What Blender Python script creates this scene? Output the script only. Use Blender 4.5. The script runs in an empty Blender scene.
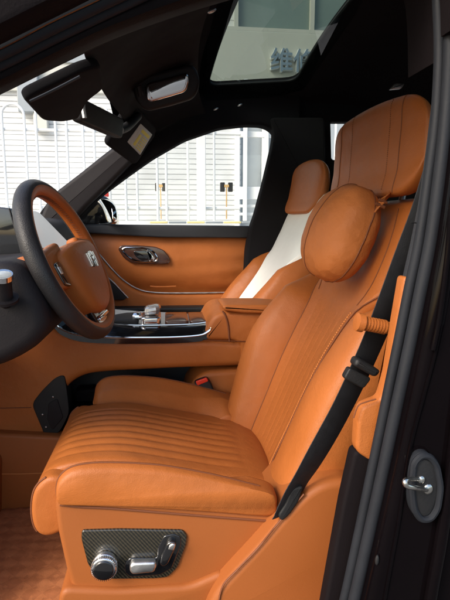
import bpy, bmesh, math, random
from mathutils import Vector, Matrix, Euler, noise
random.seed(7)
R = math.radians
scene = bpy.context.scene
COL = scene.collection

# ------------------------------------------------------------------ camera
F = 500.0
CAM = Vector((0, 0, 1.10))
CROT = Euler((R(90) - math.atan(78 / F), 0, -math.atan(60 / F)), 'XYZ').to_matrix()
cam = bpy.data.cameras.new('camera')
cam.sensor_fit = 'VERTICAL'; cam.sensor_height = 36; cam.lens = F / 600 * 36
cam.clip_start = 0.02; cam.clip_end = 3000
camo = bpy.data.objects.new('camera', cam); COL.objects.link(camo)
camo.matrix_world = Matrix.Translation(CAM) @ CROT.to_4x4()
scene.camera = camo

def W(px, py, y):
    """survey point: where the sight line through a photo pixel meets the vertical plane at depth y"""
    d = CROT @ Vector(((px - 225) / F, (300 - py) / F, -1))
    return CAM + d * (y / d.y)

def WL(pts, y):
    return [W(p[0], p[1], p[2] if len(p) > 2 else y) for p in pts]

# ------------------------------------------------------------------ curves
def cat(pts, n=6, closed=False):
    pts = [Vector(p) for p in pts]; m = len(pts); out = []
    for i in range(m if closed else m - 1):
        if closed:
            a, b, c, d = pts[i - 1], pts[i], pts[(i + 1) % m], pts[(i + 2) % m]
        else:
            b, c = pts[i], pts[i + 1]
            a = pts[i - 1] if i else b * 2 - c
            d = pts[i + 2] if i + 2 < m else c * 2 - b
        for k in range(n):
            t = k / n
            out.append(0.5 * (2 * b + (c - a) * t + (2 * a - 5 * b + 4 * c - d) * t * t + (3 * b - a - 3 * c + d) * t ** 3))
    if not closed: out.append(pts[-1])
    return out

def catf(vals, t):
    """smooth value at t in 0..1 of a list of floats"""
    m = len(vals) - 1; s = min(max(t, 0), 1) * m; i = min(int(s), m - 1); u = s - i
    b, c = vals[i], vals[i + 1]
    a = vals[i - 1] if i else 2 * b - c
    d = vals[i + 2] if i + 2 <= m else 2 * c - b
    return 0.5 * (2 * b + (c - a) * u + (2 * a - 5 * b + 4 * c - d) * u * u + (3 * b - a - 3 * c + d) * u ** 3)

def resample(pts, n):
    ls = [0.0]
    for a, b in zip(pts, pts[1:]): ls.append(ls[-1] + (b - a).length)
    out = []; j = 0
    for i in range(n):
        t = ls[-1] * i / (n - 1)
        while j < len(ls) - 2 and ls[j + 1] < t: j += 1
        d = ls[j + 1] - ls[j]
        out.append(pts[j].lerp(pts[j + 1], (t - ls[j]) / d if d > 1e-9 else 0))
    return out

def fil(pts, r, n=5):
    """round the corners of a closed 2-D polygon"""
    pts = [Vector(p) for p in pts]; out = []; m = len(pts)
    for i in range(m):
        a, b, c = pts[i - 1], pts[i], pts[(i + 1) % m]
        l1, l2 = (a - b).length, (c - b).length
        k = min(r, l1 * .48, l2 * .48)
        p, q = b + (a - b) / l1 * k, b + (c - b) / l2 * k
        for j in range(n + 1):
            t = j / n
            out.append(p * (1 - t) ** 2 + b * 2 * t * (1 - t) + q * t * t)
    return out

# ------------------------------------------------------------------ mesh builder
class MB:
    def __init__(s): s.v = []; s.f = []; s.m = []
    def add(s, vs, fs, mi=0):
        o = len(s.v); s.v += [tuple(v) for v in vs]
        for f in fs: s.f.append([i + o for i in f]); s.m.append(mi)
    def loft(s, loops, closed=True, cap=True, mi=0, mf=None, ring=False):
        n = len(loops[0]); o = len(s.v)
        for l in loops: s.v += [tuple(v) for v in l]
        K = len(loops)
        for i in range(K if ring else K - 1):
            for j in range(n if closed else n - 1):
                a, b = o + i * n + j, o + i * n + (j + 1) % n
                i2 = (i + 1) % K
                c, d = o + i2 * n + (j + 1) % n, o + i2 * n + j
                s.f.append([a, b, c, d]); s.m.append(mf(i, j) if mf else mi)
        if cap and closed and not ring:
            s.f.append([o + j for j in range(n)][::-1]); s.m.append(mi)
            s.f.append([o + (K - 1) * n + j for j in range(n)]); s.m.append(mi)
    def slab(s, pts, fr, d0, d1, r=.004, k=4, mi=0, back=True):
        """rounded-edge plate: 2-D outline in frame (origin, ex, ey, en), from depth d0 to d1"""
        o, ex, ey, en = fr
        P = [Vector(p).to_2d() for p in pts]; n = len(P)
        area = sum(P[i - 1].x * P[i].y - P[i].x * P[i - 1].y for i in range(n))
        if area < 0: P.reverse()
        N = []
        for i in range(n):
            e1 = (P[i] - P[i - 1]); e2 = (P[(i + 1) % n] - P[i])
            e1 = e1.normalized() if e1.length > 1e-9 else e2.normalized()
            e2 = e2.normalized() if e2.length > 1e-9 else e1
            t = (e1 + e2)
            t = t.normalized() if t.length > 1e-6 else e1
            nn = Vector((-t.y, t.x)); c = max(.5, nn.dot(Vector((-e1.y, e1.x))))
            N.append(nn / c)
        loops = []
        sg = 1 if d1 > d0 else -1
        for q in range(k + 1):
            a = math.pi / 2 * q / k
            ins, dd = r * (1 - math.sin(a)), d0 + sg * r * (1 - math.cos(a))
            loops.append([o + ex * (p.x + m.x * ins) + ey * (p.y + m.y * ins) + en * dd for p, m in zip(P, N)])
        if back:
            for q in range(k, -1, -1):
                a = math.pi / 2 * q / k
                ins, dd = r * (1 - math.sin(a)), d1 - sg * r * (1 - math.cos(a))
                loops.append([o + ex * (p.x + m.x * ins) + ey * (p.y + m.y * ins) + en * dd for p, m in zip(P, N)])
        else:
            loops.append([o + ex * p.x + ey * p.y + en * d1 for p in P])
        s.loft(loops, mi=mi)
    def tube(s, pts, r, seg=10, closed=False, mi=0, flat=1.0, up=None):
        pts = [Vector(p) for p in pts]; n = len(pts); loops = []; prev = None
        for i, p in enumerate(pts):
            a = pts[i - 1] if (i or closed) else p
            b = pts[(i + 1) % n] if (i < n - 1 or closed) else p
            t = (b - a).normalized()
            if up is not None: x = up.cross(t)
            elif prev is None: x = t.orthogonal()
            else: x = prev - t * prev.dot(t)
            x.normalize(); y = t.cross(x); prev = x
            rr = r[i] if isinstance(r, (list, tuple)) else r
            loops.append([p + x * math.cos(2 * math.pi * k / seg) * rr + y * math.sin(2 * math.pi * k / seg) * rr * flat for k in range(seg)])
        s.loft(loops, mi=mi, ring=closed)
    def ribbon(s, pts, wd, w, th, mi=0):
        """flat strap: centre line, width directions, width, thickness"""
        loops = []; n = len(pts)
        for i, p in enumerate(pts):
            t = (pts[min(i + 1, n - 1)] - pts[max(i - 1, 0)]).normalized()
            x = wd[i] if isinstance(wd, list) else wd
            x = (x - t * x.dot(t)).normalized(); z = t.cross(x)
            ww = w[i] if isinstance(w, list) else w
            loops.append([p + x * ww * a + z * th * b for a, b in ((-.5, -.3), (-.48, -.5), (0, -.5), (.48, -.5), (.5, -.3), (.5, .3), (.48, .5), (0, .5), (-.48, .5), (-.5, .3))])
        s.loft(loops, mi=mi)
    def ell(s, c, ax, nu=24, nv=14, mi=0, p=1.0, fn=None):
        """ellipsoid with axes ax (three vectors); p<1 squares it off"""
        sg = lambda v: math.copysign(abs(v) ** p, v)
        loops = []
        for i in range(1, nv):
            th = math.pi * i / nv
            loops.append([fn(c, ax, th, 2 * math.pi * j / nu) if fn else c + ax[0] * sg(math.sin(th)) * sg(math.cos(2 * math.pi * j / nu)) + ax[1] * sg(math.sin(th)) * sg(math.sin(2 * math.pi * j / nu)) + ax[2] * sg(math.cos(th)) for j in range(nu)])
        s.loft(loops, mi=mi)
    def box(s, c, sx, sy, sz, mi=0, m=None):
        vs = []
        for a in (-.5, .5):
            for b in (-.5, .5):
                for d in (-.5, .5):
                    q = Vector((a * sx, b * sy, d * sz)); vs.append(Vector(c) + ((m @ q) if m else q))
        s.add(vs, [(0, 1, 3, 2), (4, 6, 7, 5), (0, 4, 5, 1), (2, 3, 7, 6), (0, 2, 6, 4), (1, 5, 7, 3)], mi)
    def build(s, name, mats, parent=None, smooth=42, bevel=0, sub=0):
        me = bpy.data.meshes.new(name)
        me.from_pydata(s.v, [], s.f)
        mats = mats if isinstance(mats, (list, tuple)) else [mats]
        for m in mats: me.materials.append(m)
        me.polygons.foreach_set('material_index', s.m)
        bm = bmesh.new(); bm.from_mesh(me)
        bmesh.ops.recalc_face_normals(bm, faces=bm.faces[:])
        if smooth:
            for f in bm.faces: f.smooth = True
            for e in bm.edges:
                if len(e.link_faces) == 2 and e.calc_face_angle(0) > R(smooth): e.smooth = False
        bm.to_mesh(me); bm.free()
        o = bpy.data.objects.new(name, me); COL.objects.link(o)
        if parent is not None: put(o, parent)
        if bevel:
            b = o.modifiers.new('edges', 'BEVEL'); b.width = bevel; b.segments = 3; b.limit_method = 'ANGLE'; b.angle_limit = R(35)
        if sub:
            b = o.modifiers.new('round', 'SUBSURF'); b.levels = sub; b.render_levels = sub
        return o

def put(o, parent):
    o.parent = parent
    o.matrix_parent_inverse = world_of(parent).inverted()
def world_of(o):
    m = Matrix.Translation(o.location)
    if o.parent is None: return m
    return world_of(o.parent) @ o.matrix_parent_inverse @ m if o.location.length else world_of(o.parent) @ o.matrix_parent_inverse

XZ = (Vector((0, 0, 0)), Vector((1, 0, 0)), Vector((0, 0, 1)), Vector((0, 1, 0)))
def xz(pts, y): return [Vector((w.x, w.z)) for w in WL(pts, y)]
def xzs(pts, y, n=6): return cat(xz(pts, y), n, True)
def xzf(pts, y, r=.01, n=5): return fil(xz(pts, y), r, n)
def pxslab(mb, pts, yr, y0, y1, r=.006, soft=None, mi=0, k=4):
    mb.slab(xzs(pts, yr) if soft is None else xzf(pts, yr, max(soft, r * 1.9)), XZ, y0, y1, r, k, mi)
def band(mb, A, B, y0, y1, r=.006, n=8, mi=0, backedge=False):
    """strip of sheet between two traced edges A and B (same number of points), from depth y0 to y1"""
    A = cat(xz(A, y0), n); B0 = B; B = cat(xz(B0, y0 if not backedge else (y0 + y1) / 2), n); B1 = cat(xz(B0, y1 if backedge else y0), n); loops = []
    for a, c, c1 in zip(A, B, B1):
        e = (c - a).normalized(); V = lambda p, y: Vector((p.x, y, p.y))
        L = [V(a + e * r, y0), V(a + e * r * .3, y0 + r * .3), V(a, y0 + r), V(a, y1), V(c1, y1), V(c, y0 + r + .01), V(c - e * r * .3, y0 + r * .3), V(c - e * r, y0)]
        loops.append(L)
    mb.loft(loops, mi=mi)
def frame_at(o, en, ex):
    en = en.normalized(); ex = (ex - en * ex.dot(en)).normalized()
    return (o, ex, en.cross(ex), en)

def visor(mb, px, r=.008, th=.016, soft=.03, mi=0, aim=None):
    P = WL(px, 1); o = sum(P, Vector()) / len(P)
    if aim is not None:                                # face set so that it mirrors the given point to the eye
        nn_ = ((aim - o).normalized() + (CAM - o).normalized()).normalized(); P2 = []
        for p in P:
            d = p - CAM; P2.append(CAM + d * ((o - CAM).dot(nn_) / d.dot(nn_)))
        P = P2
    ex = (P[1] - P[0]).normalized(); nn = Vector()
    for i in range(len(P)): nn += (P[i] - o).cross(P[(i + 1) % len(P)] - o)
    en = nn.normalized()
    if en.dot(o - CAM) < 0: en = -en
    ey = en.cross(ex)
    mb.slab(fil([Vector(((p - o).dot(ex), (p - o).dot(ey))) for p in P], soft), (o, ex, ey, en), 0, th, r, 4, mi)
    return (o, ex, ey, en)

def tag(o, label=None, cat_=None, group=None, kind=None):
    if label: o['label'] = label
    if cat_: o['category'] = cat_
    if group: o['group'] = group
    if kind: o['kind'] = kind
    return o
def empty(name, loc, label, cat_, group=None):
    o = bpy.data.objects.new(name, None); COL.objects.link(o); o.location = loc; o.empty_display_size = .1
    return tag(o, label, cat_, group)

# ------------------------------------------------------------------ materials
def mat(name, col, rough=.5, metal=0, spec=.5, coat=0, bump=None, var=0, vscale=4, sheen=0):
    m = bpy.data.materials.new(name); m.use_nodes = True
    nt = m.node_tree; b = nt.nodes['Principled BSDF']
    b.inputs['Base Color'].default_value = (*col, 1); b.inputs['Roughness'].default_value = rough
    b.inputs['Metallic'].default_value = metal; b.inputs['Specular IOR Level'].default_value = spec
    b.inputs['Coat Weight'].default_value = coat; b.inputs['Coat Roughness'].default_value = .04
    b.inputs['Sheen Weight'].default_value = sheen
    tc = nt.nodes.new('ShaderNodeTexCoord')
    if var:
        n = nt.nodes.new('ShaderNodeTexNoise'); n.inputs['Scale'].default_value = vscale; n.inputs['Detail'].default_value = 5
        nt.links.new(tc.outputs['Object'], n.inputs['Vector'])
        mp = nt.nodes.new('ShaderNodeMapRange'); mp.inputs['From Min'].default_value = .3; mp.inputs['From Max'].default_value = .7
        mp.inputs['To Min'].default_value = 1 - var; mp.inputs['To Max'].default_value = 1 + var
        nt.links.new(n.outputs['Fac'], mp.inputs['Value'])
        mx = nt.nodes.new('ShaderNodeMix'); mx.data_type = 'RGBA'; mx.blend_type = 'MULTIPLY'; mx.inputs['Factor'].default_value = 1
        mx.inputs[6].default_value = (*col, 1)
        nt.links.new(mp.outputs['Result'], mx.inputs[7]); nt.links.new(mx.outputs[2], b.inputs['Base Color'])
        mr = nt.nodes.new('ShaderNodeMapRange'); mr.inputs['From Min'].default_value = .3; mr.inputs['From Max'].default_value = .7
        mr.inputs['To Min'].default_value = max(0, rough - .07); mr.inputs['To Max'].default_value = rough + .07
        nt.links.new(n.outputs['Fac'], mr.inputs['Value']); nt.links.new(mr.outputs['Result'], b.inputs['Roughness'])
    prev = None
    for kind, sc, st in (bump or []):
        if kind == 'noise':
            t = nt.nodes.new('ShaderNodeTexNoise'); t.inputs['Detail'].default_value = 4; out = t.outputs['Fac']
        else:
            t = nt.nodes.new('ShaderNodeTexVoronoi'); out = t.outputs['Distance']
        t.inputs['Scale'].default_value = sc
        nt.links.new(tc.outputs['Object'], t.inputs['Vector'])
        bp = nt.nodes.new('ShaderNodeBump'); bp.inputs['Strength'].default_value = st; bp.inputs['Distance'].default_value = .02 if sc < 60 else .001
        nt.links.new(out, bp.inputs['Height'])
        if prev: nt.links.new(prev.outputs['Normal'], bp.inputs['Normal'])
        nt.links.new(bp.outputs['Normal'], b.inputs['Normal']); prev = bp
    return m

LEA = (.375, .112, .025)
M = {}
M['leather'] = mat('tan_leather', LEA, .47, spec=.28, bump=[('noise', 6, .14), ('noise', 22, .12), ('voronoi', 500, .24)], var=.08, vscale=6)
M['leather_soft'] = mat('soft_tan_leather', (.46, .145, .036), .6, spec=.3, bump=[('noise', 9, .35), ('noise', 26, .28), ('noise', 60, .12), ('voronoi', 520, .22)], var=.05, vscale=14)
M['shell'] = mat('tan_grained_plastic', (.30, .088, .020), .55, spec=.3, bump=[('noise', 5, .05), ('voronoi', 460, .12)], var=.03, vscale=6)
M['stitch'] = mat('pale_orange_thread', (.50, .17, .035), .7)
M['seam'] = mat('dark_brown_seam', (.16, .045, .012), .7)
M['white_leather'] = mat('off_white_cover', (.80, .82, .78), .5, bump=[('noise', 14, .12)], var=.04)
M['mat_fabric'] = mat('tan_quilted_mat', (.36, .110, .035), .75, bump=[('noise', 400, .4)], var=.10, vscale=30)
M['black_plastic'] = mat('black_grained_plastic', (.012, .012, .013), .55, spec=.35, bump=[('voronoi', 300, .2)], var=.12, vscale=12)
M['soft_black'] = mat('black_soft_dash', (.013, .0105, .012), .62, spec=.25, bump=[('voronoi', 400, .2)], var=.08)
M['pillar_plastic'] = mat('charcoal_pillar_plastic', (.022, .024, .029), .55, spec=.35, bump=[('voronoi', 380, .2)], var=.08)
M['rim_black'] = mat('black_wheel_leather', (.022, .020, .021), .48, spec=.4, bump=[('voronoi', 420, .3)], var=.1, vscale=20)
M['headliner'] = mat('black_headliner_cloth', (.010, .0095, .011), .95, spec=.15, bump=[('noise', 500, .4)], var=.15, vscale=14)
M['rubber'] = mat('grey_black_rubber', (.014, .0155, .0195), .6, spec=.22, bump=[('noise', 240, .25)], var=.1, vscale=20)
M['paint'] = mat('black_car_paint', (.003, .0021, .0026), .06, spec=.085, coat=.0, var=.2, vscale=6)
M['trim_maroon'] = mat('dark_maroon_trim', (.0065, .0045, .0052), .7, spec=.10, bump=[('voronoi', 380, .2)], var=.1)
M['piano'] = mat('piano_black', (.008, .008, .009), .12, coat=1.0, var=.2, vscale=20)
M['wood'] = mat('dark_gloss_wood', (.055, .022, .014), .2, coat=.8, var=.35, vscale=30)
M['chrome'] = mat('chrome', (.75, .75, .76), .14, 1.0, var=.04, vscale=60)
M['satin'] = mat('satin_metal', (.68, .68, .67), .38, 1.0, bump=[('noise', 300, .1)], var=.06, vscale=40)
M['crystal'] = mat('smoky_crystal', (.32, .31, .30), .12, .4, coat=1, bump=[('voronoi', 90, .6)])
M['webbing'] = mat('black_belt_webbing', (.016, .017, .020), .7, bump=[('noise', 600, .5)], var=.1, vscale=60)
M['red'] = mat('red_button', (.62, .035, .015), .35)
M['mirror'] = mat('mirror_glass', (.86, .88, .88), .02, 1.0)
M['screen'] = mat('pale_screen', (.30, .32, .33), .15, coat=.6, var=.03)
b_ = M['screen'].node_tree.nodes['Principled BSDF']; b_.inputs['Emission Color'].default_value = (.75, .78, .78, 1); b_.inputs['Emission Strength'].default_value = .22
M['screen_dark'] = mat('dark_screen', (.012, .013, .015), .08, coat=1)
M['grey_label'] = mat('grey_label', (.42, .42, .40), .6, var=.1, vscale=60)
M['yellow_label'] = mat('yellow_label', (.62, .52, .06), .6)
M['zinc'] = mat('zinc_steel', (.62, .60, .55), .24, 1.0, bump=[('noise', 160, .2)], var=.1, vscale=60)
M['white_paint'] = mat('white_painted_metal', (.80, .81, .80), .5, bump=[('noise', 30, .05)], var=.03)
M['white_siding'] = mat('white_siding', (.66, .67, .67), .6, bump=[('noise', 3, .05)], var=.10, vscale=1.3)
M['fascia'] = mat('cream_fascia', (.52, .52, .47), .7, bump=[('noise', 8, .05)], var=.04, vscale=.8)
M['grey_panel'] = mat('grey_metal_panel', (.30, .33, .35), .4, var=.08, vscale=2)
M['window_glass_far'] = mat('green_building_glass', (.17, .22, .20), .1, coat=.5, var=.15, vscale=.6)
M['orange_paint'] = mat('orange_paint', (.80, .50, .20), .5, var=.06, vscale=9)
M['dark_box'] = mat('black_box_plastic', (.03, .028, .026), .5, var=.1)
M['letter'] = mat('blue_letter_face', (.20, .27, .35), .45)
M['letter_edge'] = mat('white_letter_edge', (.75, .78, .80), .5)
M['letter_pale'] = mat('grey_white_letter', (.55, .57, .57), .6)
M['yellow_kerb'] = mat('yellow_kerb_paint', (.78, .66, .30), .6, var=.12, vscale=6)
M['concrete'] = mat('pale_concrete', (.62, .61, .57), .8, bump=[('noise', 10, .2)], var=.08, vscale=1.5)
M['asphalt'] = mat('grey_paving', (.11, .108, .104), .85, bump=[('noise', 20, .3), ('noise', 150, .5)], var=.14, vscale=.8)
M['tail_red'] = mat('red_reflector', (.55, .02, .02), .3, coat=.5)

def glass(name, tint, refl=.05):
    m = bpy.data.materials.new(name); m.use_nodes = True; nt = m.node_tree; nt.nodes.clear()
    o = nt.nodes.new('ShaderNodeOutputMaterial'); mx = nt.nodes.new('ShaderNodeMixShader')
    t = nt.nodes.new('ShaderNodeBsdfTransparent'); t.inputs['Color'].default_value = (*tint, 1)
    g = nt.nodes.new('ShaderNodeBsdfGlossy'); g.inputs['Roughness'].default_value = .02
    lw = nt.nodes.new('ShaderNodeLayerWeight'); lw.inputs['Blend'].default_value = .5
    pw = nt.nodes.new('ShaderNodeMath'); pw.operation = 'POWER'; pw.inputs[1].default_value = 5
    fr = nt.nodes.new('ShaderNodeMath'); fr.operation = 'MULTIPLY_ADD'; fr.inputs[1].default_value = .92; fr.inputs[2].default_value = refl
    nt.links.new(lw.outputs['Facing'], pw.inputs[0]); nt.links.new(pw.outputs[0], fr.inputs[0])
    nt.links.new(fr.outputs[0], mx.inputs['Fac']); nt.links.new(t.outputs['BSDF'], mx.inputs[1]); nt.links.new(g.outputs['BSDF'], mx.inputs[2])
    nt.links.new(mx.outputs['Shader'], o.inputs['Surface'])
    return m
M['glass'] = glass('clear_car_glass', (.82, .85, .84))
M['sun_glass'] = glass('green_tinted_roof_glass', (.29, .34, .31))

def weave():
    m = bpy.data.materials.new('carbon_fibre'); m.use_nodes = True; nt = m.node_tree; b = nt.nodes['Principled BSDF']
    tc = nt.nodes.new('ShaderNodeTexCoord'); mp = nt.nodes.new('ShaderNodeMapping'); mp.inputs['Rotation'].default_value = (0, R(38), 0)
    nt.links.new(tc.outputs['Object'], mp.inputs['Vector'])
    w = nt.nodes.new('ShaderNodeTexWave'); w.wave_type = 'BANDS'; w.bands_direction = 'X'; w.inputs['Scale'].default_value = 62; w.inputs['Distortion'].default_value = .3
    nt.links.new(mp.outputs['Vector'], w.inputs['Vector'])
    w2 = nt.nodes.new('ShaderNodeTexWave'); w2.wave_type = 'BANDS'; w2.bands_direction = 'Z'; w2.inputs['Scale'].default_value = 40; w2.inputs['Distortion'].default_value = .4
    nt.links.new(mp.outputs['Vector'], w2.inputs['Vector'])
    mul = nt.nodes.new('ShaderNodeMath'); mul.operation = 'MULTIPLY_ADD'; mul.inputs[1].default_value = .35; 
    nt.links.new(w2.outputs['Fac'], mul.inputs[0]); nt.links.new(w.outputs['Fac'], mul.inputs[2])
    cr = nt.nodes.new('ShaderNodeValToRGB'); cr.color_ramp.elements[0].color = (.008, .008, .006, 1); cr.color_ramp.elements[0].position = .45
    cr.color_ramp.elements[1].color = (.045, .037, .022, 1); cr.color_ramp.elements[1].position = 1.0
    nt.links.new(mul.outputs[0], cr.inputs['Fac']); nt.links.new(cr.outputs['Color'], b.inputs['Base Color'])
    b.inputs['Roughness'].default_value = .35; b.inputs['Coat Weight'].default_value = .8; b.inputs['Coat Roughness'].default_value = .06
    return m
M['carbon'] = weave()

# ------------------------------------------------------------------ seats
SC = 1.12                                            # seat centre line, metres from the camera plane
BC = cat(WL([(254, 474), (262, 452), (281, 410), (297, 374), (314, 340), (340, 292), (359, 250), (374, 214), (379, 199)], SC), 8)
BC = resample(BC, 40)
NB = len(BC)
def bfr(i):
    t = (BC[min(i + 1, NB - 1)] - BC[max(i - 1, 0)]).normalized()
    return BC[i], t, Vector((-t.z, 0, t.x))           # origin, up the back, forward normal

def cushion_loop(pts, n=10): return cat(pts, n, True)

PIV = W(314, 340, SC)
HUP = 0.0
def reclined(mb, ang):
    if ang:
        ca, sa = math.cos(R(ang)), math.sin(R(ang)); out = []
        for x, y, z in mb.v:
            dx, dz = x - PIV.x, z - PIV.z
            out.append((PIV.x + dx * ca + dz * sa, y, PIV.z + dz * ca - dx * sa))
        mb.v = out
    return mb
def make_seat(label, white, detail, ang=0):
    root = empty('seat', Vector((.1, SC, .42)), label, 'car seat', 'front seats of the car')
    pan = M['white_leather'] if white else M['leather']
    # ---------------- seat cushion: pleated centre
    prof = xz([(58, 530), (44, 531), (36, 521), (34, 503), (37, 484), (50, 471), (78, 463), (120, 461), (170, 468), (220, 476), (262, 481), (285, 494), (280, 525), (200, 530), (110, 532)], .95)
    loop = cat(prof, 8, True)
    zmax = max(p.y for p in loop); cx = sum(p.x for p in loop) / len(loop); cz = sum(p.y for p in loop) / len(loop)
    xf = W(44, 475, .95).x
    ys = [.955 + .33 * k / 84 for k in range(85)]
    loops = []
    lines = [.995 + .0325 * k for k in range(8)]
    for y in ys:
        e = min(y - ys[0], ys[-1] - y); a = min(1, e / .02); ins = .012 * (1 - math.sqrt(1 - (1 - a) ** 2))
        g = sum(math.exp(-((y - l) / .0035) ** 2) for l in lines)
        dome = .004 * math.cos((y - SC) / .17 * 1.4)
        L = []
        for p in loop:
            d = Vector((p.x - cx, p.y - cz)); l = d.length; d2 = d / l
            top = max(0, min(1, (p.y - (cz + .015)) / .02)) * max(0, min(1, (p.x - xf) / .03)) * max(0, min(1, (W(250, 475, .95).x - p.x) / .02))
            zz = -.0030 * g * top + dome * top + .0016 * top * sum(math.exp(-((y - l_ - .016) / .008) ** 2) for l_ in lines[:-1])
            L.append(Vector((p.x - d2.x * ins, y, p.y - d2.y * ins + zz)))
        loops.append(L)
    mb = MB(); mb.loft(loops)
    mb.build('cushion', M['leather'], root, smooth=75)
    # ---------------- side bolsters of the cushion
    bp = xz([(56, 505), (54, 494), (58, 482), (70, 473), (92, 469), (125, 469), (165, 472), (215, 481), (258, 490), (276, 497), (279, 508), (272, 520), (215, 516), (150, 511), (100, 508), (66, 507)], .845)
    bl = cat(bp, 8, True)
    for s in (-1, 1):
        bcx = sum(p.x for p in bl) / len(bl); bcz = sum(p.y for p in bl) / len(bl)
        loops = []
        W0 = .135; xr_ = W(205, 480, .845).x
        for k in range(33):
            u = k / 32; y = SC + s * (.275 - W0 * u)
            L = []
            for p in bl:
                dx, dz = p.x - bcx, p.y - bcz
                # near edge rounds in, inner edge sinks into the cushion
                e0 = min(1, u / .22); r0 = math.sqrt(max(0, 1 - (1 - e0) ** 2)); e1 = max(0, (u - .45) / .55)
                fac = .80 + .20 * r0
                up = .004 * r0 - ((.125 if s < 0 else .07) + (.5 * max(0, p.x - xr_) if s < 0 else 0)) * max(0, u - .17)
                zz = bcz - (.13 * max(0, u - .35) if s < 0 else .05 * max(0, u - .5)) + dz * fac + (up if dz > 0 else 0) * (1 if dz > 0 else 0) * min(1, max(dz, 0) / .02)
                L.append(Vector((bcx + dx * (.965 + .035 * r0) + (.010 * e1), y, zz)))
            loops.append(L)
        b = MB(); b.loft(loops)
        # piping along the outer top edge
        edge = [q for q in loops[5][4:70]]
        if detail:
            b.tube([q + Vector((0, -s * 0.0, .0006)) for q in loops[4][2:66]], .0016, 6, mi=1)
        o = b.build('cushion_bolster', [M['leather'], M['seam']], root, smooth=75)
    # ---------------- front roll end panels
    if detail:
        fp = xzs([(58, 528), (44, 529), (36, 520), (33.5, 502), (37, 484), (48, 473), (62, 471), (84, 478), (84, 512)], .95)
        for s in (-1, 1):
            b = MB(); b.slab(fp, XZ, SC + s * .195, SC + s * .14, .012, 5)
            ring = [Vector((p.x, SC + s * .1872, p.y)) for p in fp[9:31]]
            b.tube(ring, .0022, 6, False, 1)
            b.build('thigh_support', [M['leather'], M['seam']], root, smooth=75)
    # ---------------- backrest
    sv = [.100, .104, .110, .116, .123, .140, .196, .208, .180]
    if white: sv = [v * 1.22 for v in sv]
    dcv = [.030, .048, .062, .066, .046, .020, .006, .0]
    wv = [.235, .252, .263, .265, .262, .255, .246, .232, .190]
    dep = [.10, .115, .12, .12, .115, .105, .09, .06]
    def sec(i, g=1.0):
        t = i / (NB - 1); return catf(sv, t), catf(dcv, t) * g, catf(wv, t), catf(dep, t)
    def pt(i, y, d):
        o, t, n = bfr(i); return Vector((o.x, SC + y, o.z)) + n * d
    def pan_d(t, u, dc):
        f = min(1, max(0, (t - .64) / .14)); f = f * f * (3 - 2 * f)
        return .030 + (1 - f) * (.016 * abs(u) ** 3 + .10 * dc * u * u) + f * (.014 + .010 * u * u - .050 * abs(u) ** 7)
    # centre panel
    loops = []
    for i in range(NB):
        s, dc, w, dp = sec(i); t = i / (NB - 1)
        e = min(1, min(t, 1 - t) / .06); rr = math.sqrt(1 - (1 - e) ** 2)
        L = []
        N = 96
        for k in range(N + 1):
            u = -1 + 2 * k / N
            y = u * (s + .010)
            d = -.036 + pan_d(t, u, dc) * (.4 + .6 * rr)
            if abs(u) > .95: d -= .018 * (abs(u) - .95) / .05
            if not white and .06 < t < .66:
                g = sum(math.exp(-((u * .11 - l) / .0024) ** 2) for l in [-.075 + .025 * q for q in range(7)])
                d -= .0009 * g * min(1, (t - .06) / .05) * min(1, (.66 - t) / .12)
            L.append(pt(i, y, d))
        for k in range(N, -1, -12): L.append(pt(i, (-1 + 2 * k / N) * s, -.06))
        loops.append(L)
    b = MB(); b.loft(loops)
    if detail and not white:
        for s2 in (-1, 1):
            for ub in (.84, .78):
                path = []
                for i in range(2, NB - 3):
                    s, dc, w, dp = sec(i); t = i / (NB - 1)
                    if t > .66: break
                    path.append(pt(i, s2 * ub * (s + .010), -.036 + pan_d(t, ub, dc) + .0011))
                dens = resample(path, 150)
                if s2 < 0:
                    for a in range(0, 148, 2): b.tube([dens[a], dens[a].lerp(dens[a + 1], 1.3)], .0010, 5, mi=1)
            # shoulder seam running up to the head rest
            path = []
            for q in range(20):
                t = .66 + .30 * q / 19; i = int(t * (NB - 1)); sf = t * (NB - 1) - i
                s, dc, w, dp = sec(i); ub = .80 - .12 * q / 19
                path.append(pt(i, s2 * ub * (s + .010), -.036 + pan_d(t, ub, dc) + .0006).lerp(pt(i + 1, s2 * ub * (sec(i + 1)[0] + .010), -.036 + pan_d((i + 1) / (NB - 1), ub, sec(i + 1)[1]) + .0006), sf))
            b.tube(path, .0012, 6, mi=2)
            path = []
            for i in range(2, NB - 2):
                s, dc, w, dp = sec(i); t = i / (NB - 1)
                path.append(pt(i, s2 * .965 * (s + .010), -.036 + pan_d(t, .965, dc) - .002))
            b.tube(path, .0016, 6, mi=2)
    reclined(b, ang).build('centre_panel', [pan, M['stitch'], M['seam']], root, smooth=75)
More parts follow.
